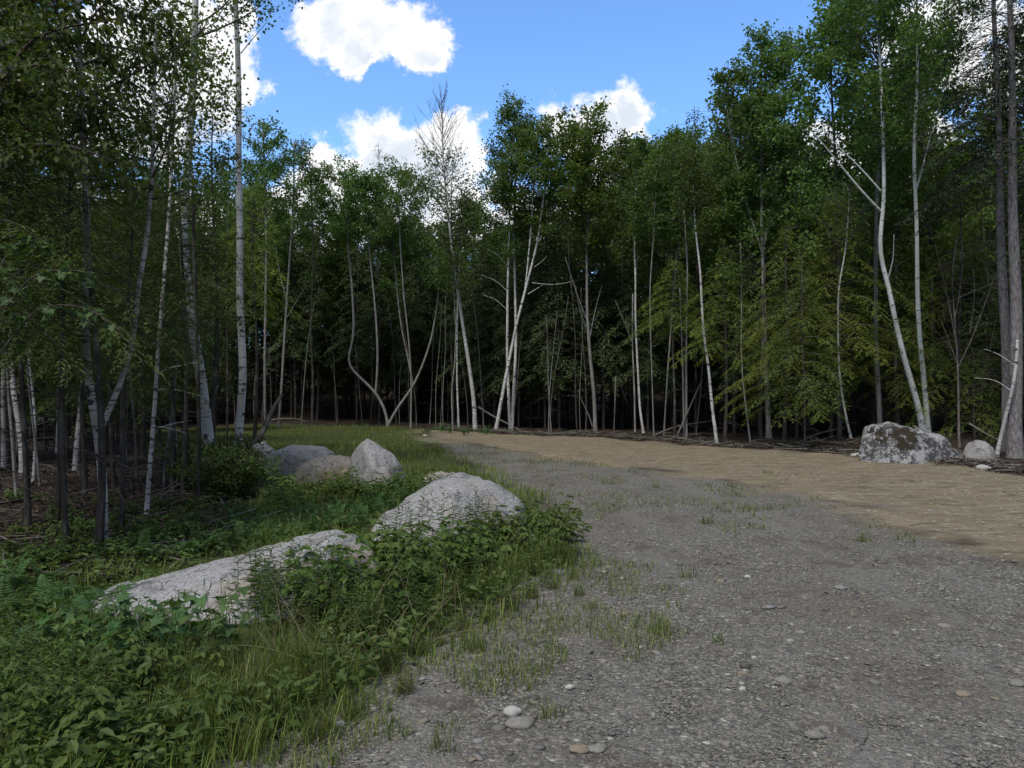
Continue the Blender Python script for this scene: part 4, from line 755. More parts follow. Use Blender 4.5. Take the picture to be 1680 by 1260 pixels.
def fill_wood():
    rng = np.random.RandomState(77); spots = []
    taken = [(o.location.x, o.location.y) for o in COL.objects if o.type == 'EMPTY']
    front = [(CX+F*a/b, b) for a, b in taken if b > 7]; tries = 0
    while len(spots) < 380 and tries < 20000:
        tries += 1
        Y = rng.uniform(9, 56); px = rng.uniform(-70, 1750); x = (px-CX)/F*Y
        sd = float(polydist(CLEAR, np.array([x]), np.array([Y]))[0])
        if sd > -.6: continue
        edge = -sd
        if px < 430 and Y < 24 and rng.rand() < .72: continue
        if px < 430 and Y < 15: continue
        if any(abs(px-a) < (13 if a < 1300 else 34) and Y < b+.5 for a, b in front): continue
        dmin = 1.25 if edge < 6 else 1.6
        if any((x-a)**2+(Y-b)**2 < dmin**2 for a, b in taken): continue
        k = rng.rand()
        if px > 1560 and Y < 22: continue
        low = px < 420 or px > 1090
        if edge < 2.5: kind = 'pole' if k < .78 or not low else 'hemlock'
        elif edge < 9: kind = 'pole' if k < .16 else 'fir' if k < .70 or not low else 'hemlock' if k < .80 else 'leafy'
        else: kind = 'fir' if k < .62 else 'leafy'
        if kind in ('leafy', 'fir') and edge < 4: kind = 'hemlock' if low else 'pole'
        if px < 430 and Y < 30 and kind in ('fir', 'leafy') and rng.rand() < .3: kind = 'pole'
        taken.append((x, Y)); spots.append((kind, px, x, Y))
    for kind, px, Y in [('leafy', 432, 47), ('leafy', 478, 50), ('leafy', 520, 48), ('leafy', 566, 51), ('fir', 450, 52), ('fir', 500, 53), ('fir', 545, 50), ('leafy', 610, 50), ('leafy', 680, 48),
                        ('pole', 28, 12), ('pole', 66, 13.5), ('pole', 95, 10.5), ('pole', 188, 13), ('pole', 225, 15), ('pole', 268, 14), ('pole', 292, 17), ('pole', 140, 16), ('pole', 310, 20), ('pole', 372, 24), ('pole', 208, 18), ('hemlock', 20, 19), ('hemlock', 75, 22), ('hemlock', 150, 21), ('hemlock', 205, 24), ('hemlock', 262, 27), ('hemlock', 110, 17.5), ('fir', 300, 34), ('fir', 250, 33), ('fir', 180, 30), ('fir', 350, 37), ('fir', 60, 28), ('fir', 120, 26), ('fir', 10, 25)]:
        spots.append((kind, px, (px-CX)/F*Y, Y))
    rng2 = np.random.RandomState(404)                                   # the wood goes on to both sides of the picture
    for i in range(34):
        Y = rng2.uniform(9, 44); px = -110-rng2.uniform(0, 14)*F/Y if i < 24 else 1780+rng2.uniform(0, 9)*F/Y
        if i >= 24 and Y < 22: Y += 14
        x = (px-CX)/F*Y
        if float(polydist(CLEAR, np.array([x]), np.array([Y]))[0]) < -1.5: spots.append((('fir', 'leafy', 'fir')[i % 3], px, x, Y))
    by = {}
    for s in spots:
        i = max(j for j in range(len(MARKS)) if MARKS[j][0] <= s[1]); by.setdefault((s[0], i), []).append(s)
    for (kind, i), ls in by.items():
        ls.sort(key=lambda s: s[1]); nm, ds, cat, grp = DESC[kind]
        for q, (kd, px, x, Y) in enumerate(ls):
            var = rng.randint(len(PROTO[kind])); sc_ = rng.uniform(.85, 1.12)
            a, b = MARKS[i][1], MARKS[i+1][1]
            lab = f'{ds} between {a} and {b}' + (f', {ordinal(q)} from left' if len(ls) > 1 else '')
            if not a or not b: lab = f'{ds} of the wood just beyond the {a or b}' + (f', {ordinal(q)} from left' if len(ls) > 1 else '')
            if kind == 'fir' and Y > 30: sc_ *= 1.0+.1*rng.rand()
            root = thing(nm, (x, Y, float(hgt(x, Y))), lab, cat, grp, rng.uniform(0, 6.28), sc_)
            for pn, me in PROTO[kind][var]: attach(pn, me, root)
fill_wood()

def far_wood():
    """the wood deeper in, which reads as one dark mass"""
    rng = np.random.RandomState(5); mw, ml = MB(), MB()
    for i in range(170):
        Y = rng.uniform(52, 80); px = rng.uniform(-250, 1930); x = (px-CX)/F*Y; H = rng.uniform(9.5, 15); gz = float(hgt(x, Y))
        m1, m2 = MB(), MB(); n = 1500; t = rng.rand(n)**.85; r = 2.3*(1-t)**.8*np.sqrt(rng.rand(n))*(.75+.25*np.sin(t*60+i)); az = rng.uniform(0, 6.28, n)
        C = np.stack([x+r*np.cos(az), Y+r*np.sin(az), gz+.6+(H-.6)*t], -1); A = np.stack([np.cos(az), np.sin(az), np.full(n, -.35)], -1)
        leaves(ml, C, A, np.array([0, 0, 1.0])+rng.normal(size=(n, 3))*.4, .55*rng.uniform(.5, 1.2, n), .19*rng.uniform(.6, 1.2, n), rng.rand(n)*.6)
        tube(ml, [(x, Y, gz-.2), (x, Y, gz+H*.5), (x, Y, gz+H)], (.14, .1, .02), 5, .1)
    tag(ml.build('far_wood', M['fir_needle'], smooth=False), 'dark mass of the wood deeper in behind the nearer trees', None, None, 'stuff')
far_wood()

# ------------------------------------------------------------------ plants of the verge
def arc(rng, base, az, el, ln, drop, n=6):
    s = np.linspace(0, 1, n)[:, None]; d = np.array([math.cos(az)*math.cos(el), math.sin(az)*math.cos(el), math.sin(el)])
    return base+d*ln*s+np.array([0, 0, -drop*ln])*s**2
def mk_fern(seed):
    rng = np.random.RandomState(seed); ml = MB()
    for i in range(14):
        p = arc(rng, np.array([0, 0, 0.02])+rng.normal(size=3)*np.array([.05, .05, 0]), i*2.4+rng.uniform(-.4, .4), rng.uniform(.7, 1.35), rng.uniform(.28, .6), rng.uniform(.35, .6), 9)
        tube(ml, p, np.linspace(.0035, .001, 9), 3, .3, False); d = unit(np.gradient(p, axis=0)); sd = unit(np.cross(d, np.array([0, 0, 1.0]))); L = np.linalg.norm(p[-1]-p[0])
        m = 15; f = np.repeat(np.linspace(.18, .98, m), 2); sg = np.tile([1.0, -1.0], m)[:, None]
        C = np.stack([np.interp(f, np.linspace(0, 1, 9), p[:, c]) for c in range(3)], -1); D = np.stack([np.interp(f, np.linspace(0, 1, 9), d[:, c]) for c in range(3)], -1); S = np.stack([np.interp(f, np.linspace(0, 1, 9), sd[:, c]) for c in range(3)], -1)
        ln = .21*L*np.sin(np.pi*np.clip(f*.86+.1, 0, 1))**.8*(1.1-f*.75)*rng.uniform(.75, 1.15, len(f))+.012
        leaves(ml, C, S*sg+D*.35+np.array([0, 0, -.1]), np.cross(S, D)*1.0+rng.normal(size=C.shape)*.45, ln, .014*np.ones(len(f)), np.clip(.35+.35*rng.rand()+.25*rng.rand(len(f)), 0, 1), 'oval', .05, .1)
    return [('fronds', ml.mesh('fronds', M['fern_leaf'], False))]
def mk_bramble(seed, nc=13, ls=.075, H=.55, mat='bramble_leaf', shape='oval', wd=.62, R_=.35):
    rng = np.random.RandomState(seed); mw, ml = MB(), MB()
    for i in range(nc):
        b = np.array([rng.normal()*R_*.5, rng.normal()*R_*.5, 0]); p = arc(rng, b, rng.uniform(0, 6.28), rng.uniform(.9, 1.45), H*rng.uniform(.7, 1.3), rng.uniform(.1, .45), 7)
        tube(mw, p, np.linspace(.004, .0015, 7), 4, .4, False)
        m = 9; f = np.linspace(.25, 1.0, m); C = np.stack([np.interp(f, np.linspace(0, 1, 7), p[:, c]) for c in range(3)], -1)
        for k in range(m):
            az = k*2.4+rng.uniform(-.5, .5); st = C[k]+np.array([math.cos(az), math.sin(az), .25])*ls*rng.uniform(.6, 1.1)
            tube(mw, np.stack([C[k], st]), (.0012, .0009), 3, .4, False); tn = rng.rand()
            for a2, sc_ in ((0, 1.15), (1.15, .9), (-1.15, .9)):
                A = np.array([[math.cos(az+a2), math.sin(az+a2), -.25]]); leaves(ml, st[None], A, np.array([[0, 0, 1.0]])+rng.normal(size=(1, 3))*.3, ls*sc_*rng.uniform(.8, 1.2), ls*sc_*wd, np.clip(.3+.5*tn+.2*rng.rand(), 0, 1), shape, .1, .2)
    return [('stems', mw.mesh('stems', M['green_stem'])), ('leaves', ml.mesh('leaves', M[mat], False))]
def mk_palm(seed):
    rng = np.random.RandomState(seed); mw, ml = MB(), MB()
    for i in range(9):
        az = i*2.4+rng.uniform(-.4, .4); p = arc(rng, np.array([rng.normal()*.08, rng.normal()*.08, 0]), az, rng.uniform(.85, 1.4), rng.uniform(.28, .52), .1, 5); tube(mw, p, np.linspace(.004, .002, 5), 4, .4, False)
        for q in range(3):
            e = p[-1-q] if q < 2 else p[2]; a2 = az+(q-1)*1.6
            leaves(ml, e[None], np.array([[math.cos(a2), math.sin(a2), -.28]]), np.array([[0, 0, 1.0]])+rng.normal(size=(1, 3))*.22, rng.uniform(.065, .105), rng.uniform(.08, .12), rng.uniform(.25, .9), 'palm', .12, .25)
    return [('stems', mw.mesh('stems', M['green_stem'])), ('leaves', ml.mesh('leaves', M['fern_leaf'], False))]
def mk_gold(seed, H=.7):
    rng = np.random.RandomState(seed); mw, ml = MB(), MB()
    for i in range(5):
        p = arc(rng, np.array([rng.normal()*.07, rng.normal()*.07, 0]), rng.uniform(0, 6.28), rng.uniform(1.3, 1.52), H*rng.uniform(.65, 1.1), .05, 6); tube(mw, p, np.linspace(.0035, .0012, 6), 4, .4, False)
        m = 26; f = np.linspace(.15, 1, m); C = np.stack([np.interp(f, np.linspace(0, 1, 6), p[:, c]) for c in range(3)], -1); az = np.arange(m)*2.4+rng.rand()
        A = np.stack([np.cos(az), np.sin(az), .35+.6*f**3], -1); leaves(ml, C, A, np.stack([-np.cos(az)*.4, -np.sin(az)*.4, np.ones(m)], -1), (.105-.055*f)*rng.uniform(.8, 1.2, m), .017-.006*f, .3+.6*rng.rand(m), 'oval', .1, .35)
    return [('stems', mw.mesh('stems', M['green_stem'])), ('leaves', ml.mesh('leaves', M['herb_leaf'], False))]
def blades(ml, rng, C, L, W, bend, tint):
    n = len(C); az = rng.uniform(0, 6.28, n); d = np.stack([np.cos(az), np.sin(az), np.zeros(n)], -1); s = np.stack([-np.sin(az), np.cos(az), np.zeros(n)], -1); up = np.array([0, 0, 1.0])
    L = L[:, None]; W = W[:, None]; b = bend[:, None]; lean = rng.uniform(.05, .35, (n, 1))
    m1 = C+up*L*.45+d*L*(lean*.45+b*.12); m2 = C+up*L*.80+d*L*(lean*.8+b*.42); tp = C+up*L*(1.0-b*.25)+d*L*(lean+b*.85)
    v = np.stack([C-s*W*.5, C+s*W*.5, m1-s*W*.42, m1+s*W*.42, m2-s*W*.26, m2+s*W*.26, tp], 1).reshape(-1, 3)
    o = np.arange(n)[:, None]*7; q = np.concatenate([o+np.array([[0, 1, 3, 2]]), o+np.array([[2, 3, 5, 4]])]); t = o+np.array([[4, 5, 6]])
    ml.add(v, q, t, np.repeat(tint, 7))
def mk_grass(seed, H=.32, n=110, R_=.10, W=.005, heads=0):
    rng = np.random.RandomState(seed); ml = MB(); r = R_*np.sqrt(rng.rand(n)); a = rng.uniform(0, 6.28, n)
    blades(ml, rng, np.stack([r*np.cos(a), r*np.sin(a), np.zeros(n)-.01], -1), H*rng.uniform(.4, 1.1, n), W*rng.uniform(.6, 1.3, n), rng.uniform(.05, .7, n), np.where(rng.rand(n) < .12, 1.0, .75*rng.rand(n)))
    out = [('blades', ml.mesh('blades', M['grass_blade'], False))]
    if heads:
        mh = MB()
        for i in range(heads):
            p = arc(rng, np.array([rng.normal()*R_*.6, rng.normal()*R_*.6, 0]), rng.uniform(0, 6.28), rng.uniform(1.3, 1.53), H*rng.uniform(1.3, 2.0), .08, 6); tube(mh, p, np.linspace(.0016, .0009, 6), 3, .4, False)
            e = p[-1]; dd = unit(p[-1]-p[-2]); tube(mh, e+dd*.06*np.linspace(0, 1, 4)[:, None], (.0015, .0042, .0042, .001), 5, .6)
        out.append(('seed_heads', mh.mesh('seed_heads', M['grass_blade'])))
    return out
def mk_stalks(seed):
    rng = np.random.RandomState(seed); mb = MB()
    for i in range(9):
        p = arc(rng, np.array([rng.normal()*.12, rng.normal()*.12, 0]), rng.uniform(0, 6.28), rng.uniform(.5, 1.4), rng.uniform(.3, .75), rng.uniform(.1, .45), 7); tube(mb, p, np.linspace(.0022, .0009, 7), 3, rng.rand(), False)
    return [('stalks', mb.mesh('stalks', M['dry_stalk']))]
def mk_flower(seed):
    rng = np.random.RandomState(seed); mw, ml, mf = MB(), MB(), MB()
    for i in range(5):
        p = arc(rng, np.array([rng.normal()*.08, rng.normal()*.08, 0]), rng.uniform(0, 6.28), rng.uniform(1.2, 1.5), rng.uniform(.3, .6), .08, 6); tube(mw, p, np.linspace(.002, .001, 6), 3, .4, False)
        m = 10; f = np.linspace(.1, .8, m); C = np.stack([np.interp(f, np.linspace(0, 1, 6), p[:, c]) for c in range(3)], -1); leaves(ml, C, rng.normal(size=(m, 3))+np.array([0, 0, .4]), np.array([0, 0, 1.0])+rng.normal(size=(m, 3))*.3, .05, .012, rng.rand(m), 'oval')
        n = 16; q = p[-1]+rng.normal(size=(n, 3))*np.array([.012, .012, .035])-np.array([0, 0, .03]); leaves(mf, q, rdir(rng, n), rdir(rng, n), .007, .006, rng.rand(n))
    return [('stems', mw.mesh('stems', M['green_stem'])), ('leaves', ml.mesh('leaves', M['herb_leaf'], False)), ('flowers', mf.mesh('flowers', M['flower'], False))]
def mk_shrub(seed):
    rng = np.random.RandomState(seed); mw, ml = MB(), MB()
    for i in range(9):
        tp = arc(rng, np.array([rng.normal()*.12, rng.normal()*.12, 0]), rng.uniform(0, 6.28), rng.uniform(1.0, 1.45), rng.uniform(.8, 1.25), .1, 8); tr = np.linspace(.011, .004, 8)
        tube(mw, tp, tr, 5); crown(mw, ml, rng, tp, tr, .12, tp[-1, 2], .42, 330, .065, nl=9, shape='oval', up=.6, spread=.09)
    return [('stems', mw.mesh('stems', M['twig'])), ('leaves', ml.mesh('leaves', M['bramble_leaf'], False))]
PL = {'fern': [mk_fern(i) for i in (1, 2, 3)], 'bramble': [mk_bramble(i) for i in (11, 12, 13)], 'palm': [mk_palm(i) for i in (21, 22, 23)], 'gold': [mk_gold(i) for i in (31, 32, 33)],
      'grass': [mk_grass(41), mk_grass(42, heads=5), mk_grass(43, .26, 90), mk_grass(44, .38, 120, .12, heads=8)], 'shrub': [mk_shrub(51), mk_shrub(52)], 'stalk': [mk_stalks(61), mk_stalks(62)], 'flower': [mk_flower(66), mk_flower(67)], 'tuft': [mk_grass(46, .11, 60, .07, .004), mk_grass(47, .08, 70, .10, .0035)]}
PD = {'fern': ('fern', 'green fern with arching fronds', 'fern'), 'bramble': ('bramble_bush', 'leafy green bramble bush', 'bush'), 'palm': ('broadleaf_plant', 'low plant with lobed broad leaves', 'plant'), 'gold': ('goldenrod_plant', 'upright narrow-leaved weed', 'weed'),
      'grass': ('grass_clump', 'clump of long grass', 'grass clump'), 'shrub': ('leafy_shrub', 'dense leafy shrub', 'shrub'), 'stalk': ('dry_stalks', 'spray of bent dry straw stalks', 'stalks'), 'flower': ('wildflower', 'slender weed with tiny pale flowers', 'wildflower'), 'tuft': ('grass_tuft', 'small grass tuft', 'grass tuft')}
def plants(kind, where, pts, s=(.85, 1.2), seed=0, only=None):
    """pts: photo pixel of each plant's foot on the ground"""
    rng = np.random.RandomState(seed+len(pts)); nm, ds, cat = PD[kind]; pts = sorted(pts)
    for i, (px, py) in enumerate(pts):
        x, Y = G(px, py); lab = f'{ds} {where}' + (f', {ordinal(i)} from left' if len(pts) > 1 else '')
        root = thing(nm, (x, Y, float(hgt(x, Y))-.005), only or lab, cat, f'{cat}s {where}' if len(pts) > 1 else None, rng.uniform(0, 6.28), rng.uniform(*s))
        for pn, me in PL[kind][rng.randint(len(PL[kind]))]: attach(pn, me, root)
plants('fern', 'behind the long boulder', [(245, 925), (300, 915), (345, 905), (390, 898), (435, 890), (480, 882), (520, 874), (405, 868), (455, 862), (500, 850), (545, 862)], (.8, 1.15), 1)
plants('fern', 'left of the humped boulder', [(565, 868), (590, 858), (612, 846), (640, 835), (660, 822), (585, 838), (620, 822), (560, 835)], (.75, 1.05), 2)
plants('fern', 'at the left edge before the long boulder', [(-20, 1010), (30, 1020), (75, 1010), (120, 1025), (10, 975), (60, 970), (110, 985), (160, 1000)], (.75, 1.05), 3)
plants('fern', 'in the lower left corner', [(15, 1150), (60, 1140), (115, 1150), (165, 1135), (40, 1205), (95, 1225), (150, 1200), (205, 1170)], (.5, .75), 21)
plants('bramble', 'in the lower left corner', [(30, 1110), (95, 1120), (190, 1120), (250, 1160), (20, 1225), (140, 1250)], (.5, .75), 22)
plants('palm', 'before the long boulder', [(90, 1065), (130, 1080), (175, 1075), (215, 1085), (255, 1070), (295, 1082), (335, 1075), (370, 1085), (50, 1090), (240, 1120), (180, 1125)], (.85, 1.15), 4)
plants('bramble', 'right of the humped boulder', [(835, 900), (868, 892), (895, 880), (860, 915), (905, 905), (820, 920), (880, 870)], (.75, 1.0), 5)
plants('bramble', 'between the long and humped boulders', [(560, 985), (600, 975), (640, 960), (590, 1010), (640, 995), (685, 965), (670, 935), (720, 945), (620, 935), (540, 1020), (575, 945), (760, 935)], (.75, 1.1), 6)
plants('bramble', 'beneath the peaked boulder', [(470, 812), (500, 818), (535, 812), (570, 805), (600, 812), (635, 815), (660, 805), (690, 815), (720, 822), (455, 830)], (.7, 1.0), 7)
plants('gold', 'before the humped boulder', [(735, 918), (752, 922), (768, 915), (785, 922), (800, 912), (690, 915), (660, 925), (640, 915)], (.8, 1.1), 8)
plants('gold', 'before the long boulder', [(400, 1020), (430, 1015), (455, 1022), (480, 1012), (505, 1018), (525, 1008), (440, 1045), (500, 1045)], (.75, 1.05), 9)
plants('gold', 'in the lower left corner', [(20, 1180), (70, 1200), (110, 1170), (150, 1215), (40, 1240), (95, 1250), (185, 1190), (10, 1130), (225, 1230), (130, 1140)], (.5, .75), 10)
plants('gold', 'between brambles and gravel', [(560, 1065), (600, 1075), (640, 1050), (690, 1040), (720, 1010), (770, 985)], (.7, .95), 11)
plants('grass', 'along the gravel edge', [(480, 1150), (520, 1165), (560, 1140), (600, 1120), (640, 1105), (690, 1080), (720, 1060), (760, 1040), (800, 1015), (835, 1000), (870, 980), (905, 965), (940, 950), (930, 925), (950, 975), (780, 1070), (660, 1140), (580, 1180), (520, 1210)], (.4, .75), 12)
plants('grass', 'before the lobed plants', [(280, 1140), (330, 1130), (370, 1150), (410, 1135), (450, 1120), (300, 1190), (350, 1200), (400, 1190), (450, 1190), (250, 1200), (320, 1240), (400, 1240), (470, 1100), (520, 1090), (360, 1110), (150, 1170), (200, 1190), (90, 1190), (260, 1130), (310, 1160), (230, 1220), (170, 1225), (430, 1165), (500, 1130)], (.6, .95), 13)
plants('grass', 'beside the bramble bushes', [(540, 1060), (600, 1045), (650, 1030), (700, 1010), (740, 985), (790, 970), (830, 955), (870, 940), (900, 930)], (.75, 1.1), 14)
plants('shrub', 'at the foot of the thick pale birch', [(345, 808), (372, 806), (400, 806), (330, 795), (384, 790)], (.6, .85), 15)
plants('fern', 'below the bare-topped birch', [(700, 713), (722, 711), (735, 712), (762, 714), (795, 715)], (1.0, 1.5), 16)
plants('stalk', 'lying over the verge', [(520, 1120), (560, 1095), (610, 1110), (650, 1075), (700, 1060), (480, 1080), (590, 1060), (740, 1050), (820, 960), (880, 930), (440, 1160)], (.8, 1.2), 18)
plants('flower', 'among the verge weeds', [(480, 1060), (560, 1045), (590, 1030), (320, 1120), (560, 1130), (870, 918)], (.6, .9), 19)
plants('bramble', 'on the shaded wood floor', [(60, 930), (110, 915), (180, 905), (230, 895), (285, 880), (330, 865), (380, 850), (410, 838), (20, 900), (300, 830), (250, 850), (120, 870), (40, 860), (150, 850), (200, 865), (90, 840), (215, 825), (265, 815), (175, 820), (30, 820)], (.45, .85), 20)
plants('tuft', 'growing in the bare gravel', [(1082, 1035), (1042, 1085), (967, 995), (880, 1160), (905, 1185), (740, 1200), (720, 1235), (1128, 945), (1010, 785), (1200, 798), (1260, 775), (1000, 795), (905, 800), (1075, 800), (1415, 890), (1160, 860)], (.8, 1.5), 17)

# ------------------------------------------------------------------ uncountable cover
ICO = np.array([(-.5257, .8507, 0), (.5257, .8507, 0), (-.5257, -.8507, 0), (.5257, -.8507, 0), (0, -.5257, .8507), (0, .5257, .8507), (0, -.5257, -.8507), (0, .5257, -.8507), (.8507, 0, -.5257), (.8507, 0, .5257), (-.8507, 0, -.5257), (-.8507, 0, .5257)])
ICOF = np.array([(0, 11, 5), (0, 5, 1), (0, 1, 7), (0, 7, 10), (0, 10, 11), (1, 5, 9), (5, 11, 4), (11, 10, 2), (10, 7, 6), (7, 1, 8), (3, 9, 4), (3, 4, 2), (3, 2, 6), (3, 6, 8), (3, 8, 9), (4, 9, 5), (2, 4, 11), (6, 2, 10), (8, 6, 7), (9, 8, 1)])
def stones(mb, rng, x, y, size, tint, flat=.5):
    n = len(x); v = np.repeat(ICO[None], n, 0)*(1+.28*rng.normal(size=(n, 12, 1))*.7)
    v = v*np.stack([rng.uniform(.7, 1.3, n), rng.uniform(.7, 1.1, n), flat*rng.uniform(.6, 1.2, n)], -1)[:, None, :]
    a = rng.uniform(0, 6.28, n); c, s = np.cos(a)[:, None], np.sin(a)[:, None]; tl = rng.normal(size=(n, 1))*.2
    vx, vy, vz = v[..., 0]*c-v[..., 1]*s, v[..., 0]*s+v[..., 1]*c, v[..., 2]; vz = vz+vx*tl
    v = np.stack([vx, vy, vz], -1)*size[:, None, None]*.5+np.stack([x, y, hgt(x, y)+size*flat*.12], -1)[:, None, :]
    mb.add(v.reshape(-1, 3), None, (np.arange(n)[:, None, None]*12+ICOF[None]).reshape(-1, 3), np.repeat(tint, 12))
def scatter(rng, n, poly, ymin, ymax, pxr=(-120, 1800), pw=1.0, edge=0.0):
    Y = ymin*(ymax/ymin)**(rng.rand(n)**pw); px = rng.uniform(*pxr, n); x = (px-CX)/F*Y
    sd = polydist(poly, x, Y); k = sd > edge; return x[k], Y[k], sd[k]
def cover():
    rng = np.random.RandomState(99)
    mb = MB(); x, y, sd = scatter(rng, 60000, GRAVEL, 2.9, 15, (300, 1800), edge=-.12)
    k = rng.rand(len(x)) < np.where(fbm(np.stack([x*1.3, y*1.3, 0*x], -1), 3, 5) > -.25, 1, .35); x, y = x[k], y[k]
    size = np.clip(np.exp(rng.normal(size=len(x))*.52)*.0118*(y/4)**.35, .006, .095)
    stones(mb, rng, x, y, size, np.clip(rng.beta(2.2, 2.6, len(x))*1.02, 0, 1))
    tag(mb.build('gravel_stones', M['pebble']), 'loose grey gravel stones covering the lot', None, None, 'stuff')
    mb = MB(); x, y, sd = scatter(rng, 1800, SAND, 9, 36, (650, 1800)); stones(mb, rng, x, y, np.clip(np.exp(rng.normal(size=len(x))*.5)*.028, .012, .10), .55+.45*rng.rand(len(x)), .45)
    tag(mb.build('sand_stones', M['pebble']), 'scattered small pale stones in the tan sand', None, None, 'stuff')
    # grass of the verge and the far clearing
    mb = MB(); x, y, sd = scatter(rng, 90000, GRASS, 2.9, 44, (-120, 1000), edge=-.15)
    px = CX+F*x/y; py = HZ+F*EYE/y
    wood = (px < 420) & (y < 21) & (y > 7)
    patch = np.where(y < 11, .12+.55*sstep(-.25, .35, fbm(np.stack([x*1.4, y*1.4, 0*x], -1), 3, 61)), .18+.82*sstep(-.45, .2, fbm(np.stack([x*.7, y*.5, 0*x], -1), 4, 62)))
    k = rng.rand(len(x)) < np.where(wood, .25, 1.0)*np.where((sd < .4) & (y < 12), .45, 1)*patch; x, y = x[k], y[k]; n = len(x)
    tall = np.where(y > 11, .10+.06*rng.rand(n), .18)*(1+.5*fbm(np.stack([x*.9, y*.9, 0*x], -1), 3, 8))
    blades(mb, rng, np.stack([x, y, hgt(x, y)-.01], -1), np.maximum(tall*rng.uniform(.4, 1.2, n), .03), .005*np.sqrt(np.maximum(y/4, 1))*rng.uniform(.8, 1.4, n), rng.uniform(.1, .7, n), np.where(rng.rand(n) < .12, 1.0, .8*rng.rand(n)))
    tag(mb.build('verge_grass', M['lawn_blade'], smooth=False), 'short green grass and weeds over the verge and far clearing', None, None, 'stuff')
    # flecks of grass in the gravel
    mb = MB(); x, y, sd = scatter(rng, 70000, GRAVEL, 3, 34, (380, 1500), edge=.02)
    f = fbm(np.stack([x*1.1, y*1.1, 0*x], -1), 4, 15)+.42*sstep(9, 15, y)*sstep(1150, 800, CX+F*x/y)-.75*sstep(.2, 2.4, sd)*(y < 9)
    k = f > .30; x, y = x[k], y[k]; n = len(x)
    blades(mb, rng, np.stack([x, y, hgt(x, y)-.005], -1), .07*rng.uniform(.4, 1.3, n), .0045*np.sqrt(np.maximum(y/4, 1))*rng.uniform(.8, 1.4, n), rng.uniform(.1, .8, n), np.where(rng.rand(n) < .3, 1.0, .8*rng.rand(n)))
    tag(mb.build('sparse_grass', M['grass_blade'], smooth=False), 'sparse short grass sprouting through the gravel', None, None, 'stuff')
    # low broad-leaved weeds
    mb = MB(); x, y, sd = scatter(rng, 30000, GRASS, 3.0, 26, (-120, 960), edge=.05)
    f = fbm(np.stack([x*1.2, y*1.2, 0*x], -1), 3, 25); px = CX+F*x/y; keep = (f > -.2) & ~((px > 660) & (y > 9.5)); x, y = x[keep], y[keep]; n = len(x)
    A = rng.normal(size=(n, 3))*np.array([1, 1, .35])+np.array([0, 0, .15])
    leaves(mb, np.stack([x, y, hgt(x, y)+.22*rng.rand(n)**1.3], -1), A, np.array([0, 0, 1.0])+rng.normal(size=(n, 3))*.35, .065*rng.uniform(.6, 1.4, n), .032*rng.uniform(.6, 1.4, n), rng.rand(n), 'oval', .1, .2)
    tag(mb.build('low_weeds', M['herb_leaf'], smooth=False), 'low leafy weeds carpeting the ground around the boulders', None, None, 'stuff')
    # leaf litter and slash
    LEFT = [(-18, 6), (-3.4, 6)] + wp([(430, 860), (400, 800), (300, 745), (240, 706)]) + [(-22, 42)]
    mb = MB(); x, y, sd = scatter(rng, 26000, LEFT, 6.5, 34, (-120, 440))
    x2 = []; ed = np.array(EDGE)
    s = np.r_[0, np.cumsum(np.hypot(*np.diff(ed, axis=0).T))]; t = rng.uniform(s[2], s[-1], 16000); ex = np.interp(t, s, ed[:, 0]); ey = np.interp(t, s, ed[:, 1])
    off = rng.gamma(2.0, .55, 16000); ex = ex+off*.45+rng.normal(size=16000)*.15; ey = ey+off*.85
    X = np.r_[x, ex]; Y = np.r_[y, ey]; n = len(X)
    leaves(mb, np.stack([X, Y, hgt(X, Y)+.012+.03*rng.rand(n)], -1), rng.normal(size=(n, 3))*np.array([1, 1, .25]), np.array([0, 0, 1.0])+rng.normal(size=(n, 3))*.5, .07*rng.uniform(.6, 1.5, n), .04*rng.uniform(.6, 1.4, n), rng.rand(n)**1.4, 'rhomb', .1, .1)
    tag(mb.build('leaf_litter', M['leaf_litter'], smooth=False), 'brown dead leaves strewn under the trees and along the wood edge', None, None, 'stuff')
    mb = MB()
    def stick(x, y, ln, r, el, z=.02):
        az = rng.uniform(0, 6.28); d = np.array([math.cos(az), math.sin(az), el]); b = np.array([x, y, float(hgt(x, y))+z]); s = np.linspace(-.5, .5, 4)[:, None]
        tube(mb, b+d*ln*s+rdir(rng, 1)[0]*ln*.07*np.cos(s*3)+np.array([0, 0, abs(el)*ln*.45]), r*np.array([1, .9, .7, .4]), 4, rng.rand())
    for i in range(420): j = rng.randint(len(ex)); stick(ex[j], ey[j], rng.uniform(.25, 1.3), rng.uniform(.006, .02), rng.normal()*.10, .04)
    for i in range(380):
        j = rng.randint(len(x)); stick(x[j], y[j], rng.uniform(.2, 1.2), rng.uniform(.004, .012), rng.normal()*.16)
    xs, ys, sd = scatter(rng, 260, SAND, 9, 32, (650, 1750), edge=.3)
    for a, b in zip(xs, ys): stick(a, b, rng.uniform(.08, .45), rng.uniform(.003, .008), 0, .008)
    xs, ys, sd = scatter(rng, 90, GRAVEL, 3, 10, (500, 1700), edge=.1)
    for a, b in zip(xs, ys): stick(a, b, rng.uniform(.06, .28), rng.uniform(.0015, .003), 0, .012)
    tag(mb.build('dead_sticks', M['dead_wood']), 'dead sticks and twigs littering the wood floor, edge and sand', None, None, 'stuff')
cover()

